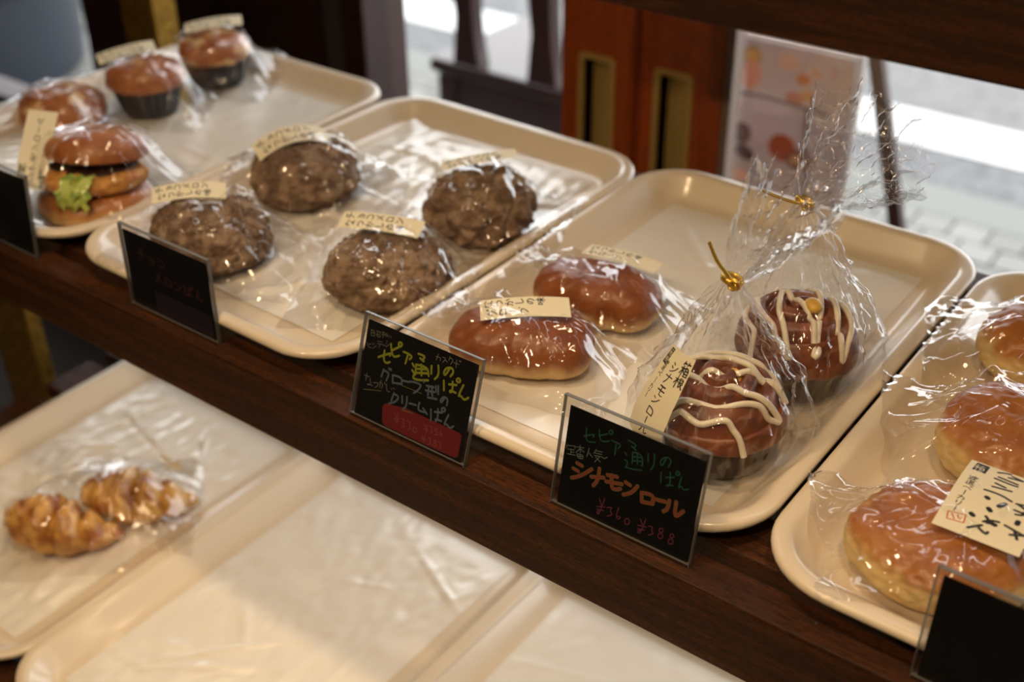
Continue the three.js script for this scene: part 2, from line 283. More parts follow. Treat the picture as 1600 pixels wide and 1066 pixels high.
function closeTray(g) {                                             // floor and underside in the middle
  const a = new THREE.PlaneGeometry(TW - 0.239, TD - 0.239).rotateX(-Math.PI / 2).translate(0, 0.004, 0), b = new THREE.PlaneGeometry(TW - 0.239, TD - 0.239).rotateX(Math.PI / 2).translate(0, 0.0006, 0);
  return mergeGeometries([g, a, b]);
}
const trayFull = closeTray(trayGeo);
const trays = {};
for (const [key, label, x, y, z, turn] of [
  ['a', 'cream melamine tray at the far left holding the fried cutlet bun', -0.9665, Y, -0.670, 0],
  ['b', 'cream melamine tray holding the four chocolate melon buns', -0.661, Y, -0.671, -0.018],
  ['c', 'cream melamine tray holding the cream buns and cinnamon rolls', -0.3545, Y, -0.6765, 0],
  ['d', 'cream melamine tray at the far right holding round buns', -0.0485, Y, -0.6705, 0],
  ['e', 'cream melamine tray on the lower shelf holding the croissants', -0.9255, YL, -0.500, 0],
  ['f', 'empty lined cream tray in the middle of the lower shelf', -0.6265, YL, -0.497, -0.012],
  ['g', 'empty cream tray at the right of the lower shelf', -0.337, YL, -0.497, 0.008],
]) trays[key] = single('bakery_tray', trayFull, M.tray, label, 'tray', [x, y, z], turn, 'cream bakery trays');
function liner(key, label, w, d, ox, oz, amp, sd, corner = 0) {
  const s = sd * 7.7, folds = Array.from({ length: 16 }, () => ({ x: rr(-w / 2, w / 2), z: rr(-d / 2, d / 2), a: rr(0, Math.PI), l: rr(0.02, 0.09), w: rr(0.003, 0.009), h: rr(0.2, 1) * amp }));
  const g = gridGeo(110, 80, (u, v) => {
    const x = (u - 0.5) * w, z = (v - 0.5) * d;
    let h = 0.0004 + amp * 0.5 * Math.abs(fbm(x * 14 + s, z * 14, s, 3)) + amp * 0.4 * Math.abs(n3(x * 40, z * 22, s));
    for (const f of folds) { const dx = x - f.x, dz = z - f.z, p = dx * Math.cos(f.a) + dz * Math.sin(f.a), q = -dx * Math.sin(f.a) + dz * Math.cos(f.a); if (Math.abs(p) < f.l && Math.abs(q) < f.w) h += f.h * (1 - Math.abs(q) / f.w) * (1 - (p / f.l) ** 2); }
    const ed = Math.max(Math.abs(u - 0.5), Math.abs(v - 0.5)); h *= 1 - 0.6 * sm(0.44, 0.5, ed);
    h += corner * sm(0.1, 0, Math.hypot(u, v));
    return [x, h, z];
  });
  g.scale(1, 1, 1);
  const t = trays[key], off = new THREE.Vector3(ox, 0.0042, oz).applyAxisAngle(new THREE.Vector3(0, 1, 0), t.rotation.y).add(t.position);
  return single('paper_liner', g, M.liner, label, 'liner', off.toArray(), t.rotation.y, 'crinkled white tray liners');
}
liner('a', 'white crinkled liner under the rolls in black paper cups', 0.225, 0.335, 0, 0, 0.0016, 1);
liner('b', 'white crinkled liner under the chocolate melon buns', 0.222, 0.335, 0, -0.005, 0.0036, 2, 0.006);
liner('c', 'white liner under the cream buns and cinnamon rolls', 0.225, 0.335, 0, 0, 0.0012, 3);
liner('e', 'white crinkled liner under the croissants', 0.222, 0.335, 0, 0, 0.004, 4);
liner('f', 'white crinkled liner in the empty middle tray of the lower shelf', 0.222, 0.335, 0, 0, 0.0026, 5, 0.004);
liner('g', 'smooth white liner in the empty right tray of the lower shelf', 0.225, 0.335, 0, 0, 0.0012, 6);
const INNER = [[0.0085, 0.0221], [0.0112, 0.0212], [0.0135, 0.0192], [0.017, 0.0155], [0.0245, 0.0078], [0.0285, 0.0052], [0.033, 0.0042], [0.042, 0.004]];
function trayTop(x, z, low) {                                        // height of the tray's upper face at a spot
  for (const t of Object.values(trays)) {
    if ((t.position.y < 0.6) !== low) continue;
    const dx = x - t.position.x, dz = z - t.position.z, c = Math.cos(t.rotation.y), s = Math.sin(t.rotation.y), a = c * dx - s * dz, b = s * dx + c * dz, o = Math.min(TW / 2 - Math.abs(a), TD / 2 - Math.abs(b));
    if (o < 0) continue;
    if (o < INNER[0][0]) return t.position.y + 0.0222;
    for (let i = 1; i < INNER.length; i++) if (o < INNER[i][0]) return t.position.y + lerp(INNER[i - 1][1], INNER[i][1], (o - INNER[i - 1][0]) / (INNER[i][0] - INNER[i - 1][0]));
    return t.position.y + 0.004;
  }
  return 0;
}
const FLOOR = Y + 0.0062;                                            // where wrapped bread rests
const LOWF = YL + 0.0072;

// ---------------------------------------------------------------- bread
// distance to the nearest and second nearest of jittered points (3-D)
function cells(x, y, z, s) {
  const X = Math.floor(x), Yc = Math.floor(y), Z = Math.floor(z); let a = 9, b = 9;
  for (let i = -1; i < 2; i++) for (let j = -1; j < 2; j++) for (let k = -1; k < 2; k++) {
    const cx = X + i, cy = Yc + j, cz = Z + k;
    let h = (Math.imul(cx, 374761393) + Math.imul(cy, 668265263) + Math.imul(cz, 1274126177) + s * 9176) | 0; h = Math.imul(h ^ (h >>> 13), 1274126177); h ^= h >>> 16;
    const d = Math.hypot(cx + (h & 255) / 255 - x, cy + ((h >> 8) & 255) / 255 - y, cz + ((h >> 16) & 255) / 255 - z);
    if (d < a) { b = a; a = d; } else if (d < b) b = d;
  }
  return [a, b];
}
// a loaf body: plan(theta) scales the radius, exponents square it off; disp(x,y,z) pushes the crust along the outward direction
function loaf(a, b, h, { e = 0.85, base = 0.12, plan = () => 1, disp = () => 0, nu = 120, nv = 64, belly = 0.33 } = {}) {
  const g = gridGeo(nv, nu, (u, v) => {
    const th = u * Math.PI * 2, ph = (v - 0.5) * Math.PI, c = Math.max(0, Math.cos(ph)) ** e, s = Math.sign(Math.sin(ph)) * Math.abs(Math.sin(ph)) ** e, k = plan(th);
    const y0 = h * belly; let y = s > 0 ? y0 + s * (h - y0) : y0 + s * y0 * (1.0 + base);
    let x = a * k * c * Math.cos(th), z = b * k * c * Math.sin(th);
    const n = new THREE.Vector3(x / a, (y - y0) / h * 1.2, z / b).normalize(), d = disp(x, y, z) * sm(-0.01, 0.01, y);
    x += n.x * d; y += n.y * d; z += n.z * d;
    return [x, Math.max(y, 0), z];
  }, true);
  return g;
}
const tone = (x, y, z, s, f = 60) => clamp(0.5 + 0.9 * fbm(x * f + s, y * f, z * f + s, 3), 0, 1);

function melonBun(label, p, turn, s, lumpy, sz) {
  const f = lumpy ? 42 : 70;
  const g = loaf(sz[0], sz[1], sz[2], {
    e: 0.8, nu: 220, nv: 120, disp: (x, y, z) => { const [d1, d2] = cells(x * f + s, y * f + s, z * f, s); const pillow = Math.min(d2 - d1, 0.35) / 0.35; return (lumpy ? 0.006 * (pillow - 0.55) : 0.0022 * (pillow - 0.55) * Math.max(0, n3(x * 30 + s, y * 30, z * 30))) + 0.003 * fbm(x * 25, y * 25 + s, z * 25, 2) + 0.0034 * fbm(x * 110, y * 110, z * 110 + s, 3); },
  });
  colorize(g, (x, y, z) => mixc([0.14, 0.078, 0.046], [0.38, 0.26, 0.17], sm(0.25, 0.85, tone(x, y, z, s, 45)) * 0.75 + 0.25 * tone(x, y, z, s + 5, 240)));
  return single('chocolate_melon_bun', g, M.cocoa, label, 'bun', p, turn, 'chocolate melon buns');
}
function creamBun(label, p, turn, s, sz) {
  const notch = [[1.05, 0.14, 0.06], [1.75, 0.16, 0.07], [2.4, 0.14, 0.06]];
  const g = loaf(sz[0], sz[1], sz[2], {
    e: 0.72, nu: 180, nv: 80, belly: 0.4,
    plan: (th) => { let k = 1 / (Math.abs(Math.cos(th)) ** 3 + Math.abs(Math.sin(th)) ** 3) ** (1 / 3); for (const [t, w, a] of notch) { const d = Math.abs(th - t); if (d < w) k *= 1 - a * (1 - (d / w) ** 1.5) * 0.8; } return k; },
    disp: (x, y, z) => 0.0022 * fbm(x * 22 + s, y * 22, z * 22, 2) + 0.00025 * n3(x * 160, y * 160, z * 160),
  });
  colorize(g, (x, y, z, nx, ny) => { const b = y / sz[2] + 0.1 * fbm(x * 60 + s, y * 30, z * 60, 3); return mixc([0.62, 0.40, 0.17], mixc([0.20, 0.05, 0.007], [0.29, 0.085, 0.014], tone(x, y, z, s, 40)), sm(0.22, 0.5, b)); });
  return single('cream_bun', g, M.gloss, label, 'bun', p, turn, 'glove shaped cream buns');
}
function roundBun(label, p, turn, s, sz) {
  const g = loaf(sz[0], sz[1], sz[2], { e: 0.75, nu: 170, nv: 80, belly: 0.42, disp: (x, y, z) => { const r = Math.hypot(x / sz[0], z / sz[1]), a = Math.atan2(z, x); return 0.003 * fbm(x * 20 + s, y * 20, z * 20, 2) - 0.0022 * sm(0.12, 0, Math.abs(r - 0.82 - 0.05 * Math.sin(a * 5 + s))) * (0.5 + n3(a * 2, s, 0)) + 0.0007 * n3(x * 110, y * 200, z * 110 + s); } });
  colorize(g, (x, y, z) => { const b = y / sz[2] + 0.12 * fbm(x * 55 + s, y * 40, z * 55, 3); return mixc(mixc([0.66, 0.44, 0.16], [0.72, 0.54, 0.26], tone(x, y, z, s + 3, 90)), mixc([0.31, 0.10, 0.02], [0.44, 0.17, 0.038], tone(x, y, z, s, 35)), sm(0.5, 0.78, b)); });
  return single('round_bun', g, M.gloss, label, 'bun', p, turn, 'round buns in the right tray');
}
function paperCup(r0, r1, h, n, amp) {
  return gridGeo(14, n * 8, (u, v) => { const th = u * Math.PI * 2, k = (v < 0.08 ? v / 0.08 : 1); const yy = v < 0.08 ? 0.0005 : (v - 0.08) / 0.92 * h; const r = (v < 0.08 ? r0 * k : lerp(r0, r1, (v - 0.08) / 0.92)) + (v < 0.08 ? 0 : amp * Math.sin(th * n) * lerp(0.6, 1, v)); return [r * Math.cos(th), yy, r * Math.sin(th)]; }, true);
}
function cinnamonRoll(label, p, turn, s) {
  const o = thing('cinnamon_roll', label, 'cinnamon roll', p, turn, 'iced cinnamon rolls');
  part('paper_cup', paperCup(0.0305, 0.0372, 0.0295, 34, 0.0009), M.cupBrown, o, 'dark brown pleated paper cup');
  const R = 0.0412, H = 0.034, y0 = 0.0275, pitch = 0.0125;
  const topY = (x, z) => { const r = Math.hypot(x, z), th = Math.atan2(z, x); const ph = r / pitch - th / (2 * Math.PI) + s; const f = ph - Math.floor(ph); const groove = Math.min(f, 1 - f) * 2; const dome = Math.sqrt(Math.max(0, 1 - (r / R) ** 2.6)); return y0 + H * dome * (0.86 + 0.14 * Math.min(1, groove * 1.9)) - 0.003 * (1 - Math.min(1, groove * 2.4)) * (r > 0.004 ? 1 : 0.3) + 0.0012 * fbm(x * 60 + s, z * 60, s, 2); };
  const roll = gridGeo(76, 190, (u, v) => { const th = u * Math.PI * 2; if (v < 0.16) { const t = v / 0.16; return [lerp(0.02, R * 1.0, t ** 0.5) * Math.cos(th), y0 - 0.008 + 0.008 * t, lerp(0.02, R * 1.0, t ** 0.5) * Math.sin(th)]; } const r = R * Math.sin((1 - (v - 0.16) / 0.84) * Math.PI / 2); const x = r * Math.cos(th), z = r * Math.sin(th); return [x, topY(x, z), z]; }, true);
  colorize(roll, (x, y, z) => mixc([0.095, 0.022, 0.006], [0.235, 0.062, 0.014], tone(x, y, z, s, 55)));
  const body = part('roll', roll, M.gloss, o);
  const cus = new THREE.SphereGeometry(0.006, 20, 14); cus.scale(1.3, 0.7, 1); cus.translate(0.006, topY(0.006, -0.006) + 0.001, -0.006); part('custard', cus, std({ color: lin(0.72, 0.42, 0.05), roughness: 0.4 }), body, 'yellow custard dab');
  const pts = [], n = 7;
  for (let k = 0; k < n; k++) { const zz = lerp(-0.031, 0.034, k / (n - 1)) + rr(-0.0015, 0.0015), w = Math.sqrt(Math.max(0.0001, 0.0405 ** 2 - zz * zz)) * 0.95, dir = k % 2 ? -1 : 1; for (let i = 0; i <= 10; i++) { const t = i / 10, x = dir * lerp(-w, w, t), z = zz + 0.0045 * Math.sin(t * Math.PI * 2 + k) * 0.6 + (t - 0.5) * 0.008; pts.push([x, topY(x, Math.min(z, 0.0395)) + 0.0012, z]); } }
  const ic = tubeOf(pts, 0.0021, 420, 7); part('icing', ic, M.icing, body, 'white zigzag icing');
  return o;
}
function cupRoll(label, p, turn, s, sz = 1, cup = true) {
  const o = thing('topped_roll', label, 'roll', p, turn, 'rolls in the left tray');
  if (cup) part('paper_cup', paperCup(0.026 * sz, 0.0345 * sz, 0.032 * sz, 24, 0.0005), M.cupBlack, o, 'black paper cup');
  const g = loaf((cup ? 0.0372 : 0.0345) * sz, (cup ? 0.0372 : 0.0345) * sz, 0.029 * sz, { e: 0.8, disp: (x, y, z) => 0.0028 * fbm(x * 40 + s, y * 40, z * 40, 3) });
  colorize(g, (x, y, z) => mixc(mixc([0.30, 0.09, 0.03], [0.46, 0.17, 0.05], tone(x, y, z, s, 40)), [0.66, 0.42, 0.18], sm(0.62, 0.8, tone(x, y, z, s + 9, 28))));
  g.translate(0, cup ? 0.0245 * sz : 0, 0); part('roll', g, M.gloss, o);
  return o;
}
function cutletBun(label, p, turn) {
  const o = thing('cutlet_bun', label, 'sandwich', p, turn);
  const lower = loaf(0.049, 0.046, 0.028, { e: 0.75, disp: (x, y, z) => 0.002 * fbm(x * 25, y * 25, z * 25, 2) });
  colorize(lower, (x, y, z) => mixc([0.66, 0.40, 0.14], [0.42, 0.15, 0.035], sm(0.35, 0.75, y / 0.026 + 0.12 * fbm(x * 50, y * 50, z * 50, 2)))); lower.translate(0, 0, 0.010); part('lower_bun', lower, M.gloss, o);
  const cut = loaf(0.045, 0.041, 0.017, { e: 0.6, nu: 150, nv: 50, disp: (x, y, z) => 0.0026 * (cells(x * 170, y * 170, z * 170, 3)[0] - 0.4) + 0.0022 * fbm(x * 40, y * 40, z * 40, 2) });
  colorize(cut, (x, y, z) => mixc([0.40, 0.15, 0.03], [0.68, 0.34, 0.07], tone(x, y, z, 4, 90))); cut.rotateX(-0.1); cut.translate(0, 0.024, 0.006); part('cutlet', cut, std({ vertexColors: true, roughness: 0.7 }), o, 'golden breaded cutlet');
  const let_ = gridGeo(26, 26, (u, v) => { const w = 0.0135 * (1 + 0.25 * n3(v * 3, 1, 4)), x = (u * 2 - 1) * w + 0.002 * n3(v * 6, u, 8), e = 1 + 0.18 * n3(u * 4, 7, 2), t = v * e; return [x + 0.004, 0.0445 - 0.02 * t ** 1.7 + 0.0014 * n3(u * 4, v * 3, 1), 0.034 + 0.0205 * Math.sin(Math.min(1, t * 1.2) * Math.PI / 2) + 0.0018 * Math.sin(u * 11 + v * 3)]; });
  colorize(let_, (x, y, z) => mixc([0.52, 0.60, 0.14], [0.20, 0.32, 0.04], sm(0.45, 0.8, tone(x, y, z, 3, 60)))); part('lettuce', let_, phys({ vertexColors: true, roughness: 0.5, side: THREE.DoubleSide }), o, 'pale green lettuce leaf');
  const sauce = loaf(0.038, 0.036, 0.005, { disp: (x, y, z) => 0.003 * fbm(x * 50, y * 50, z * 50, 2) }); colorize(sauce, () => [0.035, 0.01, 0.006]); sauce.translate(0, 0.040, -0.002); part('sauce', sauce, M.gloss, o, 'dark brown sauce');
  const top = loaf(0.045, 0.042, 0.027, { e: 0.85, belly: 0.2, disp: (x, y, z) => 0.002 * fbm(x * 22 + 5, y * 22, z * 22, 2) });
  colorize(top, (x, y, z) => mixc([0.26, 0.075, 0.02], [0.46, 0.17, 0.045], tone(x, y, z, 9, 30))); top.rotateX(-0.2); top.translate(0, 0.041, -0.008); part('upper_bun', top, M.gloss, o);
  return o;
}
function croissant(label, p, turn, s, L, R, bend) {
  const g = gridGeo(150, 72, (u, v) => {
    const t = v * 2 - 1, a = t * bend, env = Math.max(0.0, 1 - Math.abs(t) ** 1.7) ** 0.75, seg = (Math.abs(t) * 3.0 + 0.5), fr = seg - Math.floor(seg);
    const r = R * (0.10 + 0.9 * env) * (0.76 + 0.27 * Math.max(0, Math.sin(Math.min(1, fr * 1.1) * Math.PI)) ** 0.7) * (Math.abs(t) > 0.995 ? 0.3 : 1);
    const rad = L / (2 * Math.sin(bend)), cx = rad * Math.sin(a), cz = rad * (Math.cos(a) - Math.cos(bend) * 0.5 - 0.5), th = u * Math.PI * 2;
    const n = fbm(cx * 40 + s, Math.cos(th) * 2, Math.sin(th) * 2 + t * 5, 2) * 0.07, ro = r * (1 + n), ry = ro * 0.9;
    const ox = Math.cos(th) * ro; return [cx + ox * Math.sin(a), Math.max(0, ry * 0.92 + Math.sin(th) * ry), cz + ox * Math.cos(a)];
  }, true);
  colorize(g, (x, y, z) => mixc([0.62, 0.34, 0.075], [0.30, 0.095, 0.016], sm(0.3, 0.8, tone(x, y, z, s, 32) * 0.75 + 0.25 * tone(x, y, z, s, 150))));
  return single('croissant', g, M.gloss, label, 'croissant', p, turn, 'croissants in one bag');
}

const at = (x, z, dy = 0) => [x, FLOOR + dy, z];
const mb1 = melonBun('chocolate melon bun nearest the tray front, behind a black card', at(-0.7185, -0.5395), 0.3, 3, false, [0.049, 0.044, 0.05]);
const mb2 = melonBun('chocolate melon bun at the back left of its tray', at(-0.7385, -0.666), 1.2, 8, false, [0.0475, 0.046, 0.05]);
const mb3 = melonBun('knobbly chocolate bun at the back right, below the doors', at(-0.572, -0.704), 2.2, 14, true, [0.046, 0.044, 0.052]);
const mb4 = melonBun('chocolate melon bun at the front right, beside the cream bun tray', at(-0.5655, -0.5825), 0.7, 21, false, [0.0485, 0.044, 0.047]);
const cb1 = creamBun('glossy cream bun in front, under a flat price strip', at(-0.425, -0.566), 0.42, 2, [0.050, 0.030, 0.037]);
const cb2 = creamBun('glossy cream bun behind the other cream bun', at(-0.419, -0.651), 0.12, 6, [0.049, 0.030, 0.036]);
const cr1 = cinnamonRoll('iced cinnamon roll in front, behind the cinnamon price card', at(-0.2655, -0.5565), 0.35, 0.2);
const cr2 = cinnamonRoll('iced cinnamon roll behind, partly hidden by the front roll bag', at(-0.263, -0.6575), -0.9, 0.6);
const rb1 = roundBun('round brown bun in front under a large white paper label', at(-0.1145, -0.536), 0.4, 3, [0.0515, 0.047, 0.036]);
const rb2 = roundBun('round golden bun in the middle of the right tray', at(-0.1095, -0.652), 1.4, 7, [0.0525, 0.048, 0.042]);
const rb3 = roundBun('round golden bun at the back of the right tray', at(-0.126, -0.766), 2.2, 11, [0.049, 0.046, 0.04]);
const sand = cutletBun('split bun filled with breaded cutlet and green lettuce', at(-0.872, -0.5465), 0.5);
const cu1 = cupRoll('topped roll in a black paper cup, nearer the cutlet bun', at(-1.012, -0.713), 0, 5, 1.04);
const cu2 = cupRoll('topped roll in a black paper cup at the back of the left tray', at(-1.017, -0.808), 1, 9, 1.02);
const cu3 = cupRoll('reddish roll without a cup at the far left edge', at(-1.058, -0.642), 2, 13, 1.25, false);
const cro1 = croissant('golden croissant in front at the left of the lower tray', [-0.893, LOWF, -0.442], 0.35, 2, 0.112, 0.030, 1.0);
const cro2 = croissant('golden croissant behind the front one in the lower tray', [-0.868, LOWF, -0.512], 0.5, 6, 0.114, 0.030, 0.9);

// ---------------------------------------------------------------- writing
// kana and kanji as pen strokes in a 10 x 10 box
const GLYPH = {
  'チ': [[[7, 1], [2, 2.4]], [[1, 4.8], [9, 4.8]], [[5.2, 2], [5, 6.5], [2.6, 9.4]]], 'ョ': [[[2.5, 4], [7.5, 4], [7.5, 9.2], [2.5, 9.2]], [[3, 6.5], [7.5, 6.5]]], 'コ': [[[2, 2.5], [8, 2.5], [8, 8.4], [1.8, 8.4]]], 'メ': [[[7.5, 1], [5.5, 6], [1.8, 9]], [[3, 3.4], [8, 8]]],
  'ロ': [[[2, 2.5], [2, 8.4]], [[2, 2.5], [8, 2.5], [8, 8.4]], [[2, 8.2], [8, 8.2]]], 'ン': [[[1.8, 2.5], [4, 4]], [[2, 8.6], [5.5, 7.5], [8.6, 3]]], 'ー': [[[1.4, 5], [8.8, 5]]], 'グ': [[[4, 1], [1.8, 5]], [[4, 2.4], [7.6, 2.4], [6.4, 6.5], [3, 9.4]], [[8, 0.6], [8.4, 1.6]], [[9, 0.2], [9.4, 1.2]]], 'ブ': [[[1.6, 2.4], [7.8, 2.4], [6.5, 6.5], [3, 9.2]], [[8.4, 0.6], [8.8, 1.5]]],
  'な': [[[1.4, 2.8], [5, 2.4]], [[3.6, 0.8], [1.4, 5.4]], [[6.6, 1.8], [8.8, 3.4]], [[6.2, 4.6], [6.3, 8], [4.2, 9.2], [3.4, 7.8], [5.5, 7.4], [8.6, 9]]], 'つ': [[[1.2, 4.4], [6, 3], [8.8, 5], [7, 7.8], [4, 8.6]]], 'か': [[[1.4, 3.8], [6.2, 3.2], [5.6, 8.2], [4.2, 8.6]], [[4, 1.2], [3, 5], [1.4, 8.4]], [[7.6, 2.6], [9, 5.4]]], 'し': [[[3.4, 1.2], [3.2, 7], [4.8, 9], [8.4, 7]]], 'の': [[[5.6, 2.4], [4.6, 6.4], [2.6, 8], [1.6, 5.6], [4, 2.4], [7.6, 2.8], [8.6, 6], [6, 9]]], '味': [[[1, 3], [1, 6.6]], [[1, 3], [3.4, 3], [3.4, 6.4], [1, 6.4]], [[4.6, 3], [9, 3]], [[4.2, 5], [9.4, 5]], [[6.8, 1], [6.8, 9.4]], [[6.6, 5.2], [4.4, 8.2]], [[7, 5.2], [9.4, 8.2]]],
  'シ': [[[2, 1.8], [4, 2.8]], [[1.4, 4.4], [3.4, 5.4]], [[1.8, 9], [5.5, 7.6], [9, 3.6]]], 'ナ': [[[1, 3.8], [9, 3.8]], [[5.4, 1], [5.2, 6], [2.4, 9.4]]], 'モ': [[[2, 2], [8, 2]], [[1.2, 5], [9, 5]], [[4.8, 2], [4.6, 8], [5.6, 9], [8.4, 8.8]]], 'ル': [[[3.4, 2], [3.2, 6], [1.2, 9]], [[6, 1.6], [6, 8.8], [9.2, 6]]],
  '箱': [[[2.4, 0.6], [1.2, 2.4]], [[2, 1.6], [4.4, 1.6]], [[6.6, 0.6], [5.6, 2.4]], [[6.2, 1.6], [8.8, 1.6]], [[0.8, 4.4], [4.8, 4.4]], [[2.8, 3], [2.8, 9.6]], [[2.6, 4.8], [0.8, 8]], [[3, 5], [4.6, 6.8]], [[5.6, 3.8], [5.6, 9.4]], [[5.6, 3.8], [9, 3.8], [9, 9.4]], [[5.6, 5.6], [9, 5.6]], [[5.6, 7.4], [9, 7.4]], [[5.6, 9.2], [9, 9.2]]],
  '根': [[[0.8, 3], [4.6, 3]], [[2.7, 0.8], [2.7, 9.6]], [[2.6, 3.4], [0.8, 7]], [[2.9, 3.6], [4.4, 5.6]], [[5.6, 1.4], [8.6, 1.4], [8.6, 5]], [[5.6, 3.2], [8.6, 3.2]], [[5.6, 5], [8.6, 5]], [[5.6, 1.4], [5.6, 9], [7, 8]], [[9, 6], [7.4, 7]], [[6.6, 5.6], [9.4, 9.4]]],
  '渡': [[[1, 1.6], [2, 2.6]], [[0.6, 4], [1.6, 5]], [[0.8, 9], [2.4, 6.4]], [[6, 0.6], [6, 2]], [[3.4, 2.2], [9.2, 2.2]], [[3.6, 2.4], [3.4, 6], [2.6, 9]], [[4.4, 4], [9, 4]], [[5.4, 3], [5.4, 5.4], [7.6, 5.4], [7.6, 3]], [[4.6, 6.6], [8, 6.6], [4, 9.4]], [[5, 7.2], [9, 9.4]]],
  '邊': [[[3, 1], [8, 1]], [[3.6, 1], [3.6, 4], [7.4, 4], [7.4, 1]], [[3.6, 2.4], [7.4, 2.4]], [[3, 5.2], [8.4, 5.2]], [[4, 6.4], [7.6, 6.4], [7, 8]], [[5.4, 5.4], [4, 8]], [[1, 2], [1.8, 3]], [[0.8, 5], [2, 5], [1.6, 8.4]], [[0.6, 8.6], [4, 9.4], [9.4, 9.2]]],
  'ベ': [[[1, 6.2], [3.6, 3.6], [8.8, 8]], [[6.6, 2.2], [7.4, 3.6]], [[8, 1.6], [8.8, 3]]], 'カ': [[[1.4, 3.6], [8, 3.6], [7.4, 8.6], [6, 8.4]], [[4.6, 1], [4.2, 5.4], [1.6, 9]]], 'リ': [[[2.8, 1.8], [2.8, 6]], [[7, 1.4], [7, 6], [4.4, 9.4]]], 'ぱ': [[[1.6, 1.6], [1.4, 8.8]], [[3.8, 3.8], [8, 3.6]], [[6, 1.6], [6, 8], [4.4, 9], [3.8, 7.8], [5.6, 7.4], [8, 8.6]], circ(8.8, 1.6, 0.9)], 'ん': [[[5, 1.2], [1.6, 9], [4, 5.6], [5.4, 6], [5.6, 8.6], [7, 8.8], [9, 6.4]]],
  'パ': [[[3.4, 3], [1.2, 8.4]], [[5.8, 3], [8.6, 8.2]], circ(8.6, 2, 0.9)], 'タ': [[[4, 1], [1.6, 5]], [[4, 2.2], [8, 2.2], [6.6, 6], [2.6, 9.4]], [[3.6, 4.4], [6.4, 6.4]]],
};
function write(x, text, px, py, size, lw, color, vertical = true) {
  let k = 0;
  for (const ch of text) {
    const g = GLYPH[ch]; const ox = vertical ? px : px + k * size, oy = vertical ? py + k * size : py;
    if (g) strokes(x, g, ([a, b]) => { if (vertical && ch === 'ー') [a, b] = [b, a]; return [ox + a * size / 10, oy + b * size / 10]; }, lw, color);
    k++;
  }
}
// a paper strip label: writing runs along the long side (columns)
function labelTex(lines, w = 120, h = 420, sizes = [], stamp = 0) {
  return canvasTex(w, h, (x) => {
    x.fillStyle = '#e9dfc2'; x.fillRect(0, 0, w, h); const ink = '#1c1813', n = lines.length, cw = w / (n + 0.25);
    lines.forEach((t, i) => { const s = sizes[i] ?? Math.min(cw * 0.92, (h - 30) / t.length); write(x, t, w - (i + 1) * cw + (cw - s) / 2 - cw * 0.05, 14 + i * 16, s, s * 0.095, ink); });
    if (stamp) { x.fillStyle = '#1c1813'; x.fillRect(6, 8, stamp, stamp * 2); write(x, '箱根', 8, 10, stamp - 4, 2, '#e9dfc2'); }
  });
}
const LT = {
  melon: std({ map: labelTex(['チョコメロン', 'なつかしの味'], 120, 400), roughness: 0.6, side: THREE.DoubleSide }),
  glove: std({ map: labelTex(['なつかしの味', 'グローブ'], 120, 420), roughness: 0.6, side: THREE.DoubleSide }),
  cinnamon: std({ map: labelTex(['箱根', 'シナモンロール', '渡邊ベーカリー'], 190, 420, [54, 50, 27], 30), roughness: 0.6, side: THREE.DoubleSide }),
};

// ---------------------------------------------------------------- cellophane
const cellHash = (i, j, s) => { let h = (Math.imul(i, 374761393) + Math.imul(j, 668265263) + s * 9176) | 0; h = Math.imul(h ^ (h >>> 13), 1274126177); h ^= h >>> 16; return [(h & 1023) / 1023, ((h >> 10) & 1023) / 1023]; };
function creaseField(x, z, s) { const X = Math.floor(x), Z = Math.floor(z); let a = 9; for (let i = -1; i < 2; i++) for (let j = -1; j < 2; j++) { const [p, q] = cellHash(X + i, Z + j, s); a = Math.min(a, Math.hypot(X + i + p - x, Z + j + q - z)); } return a; }
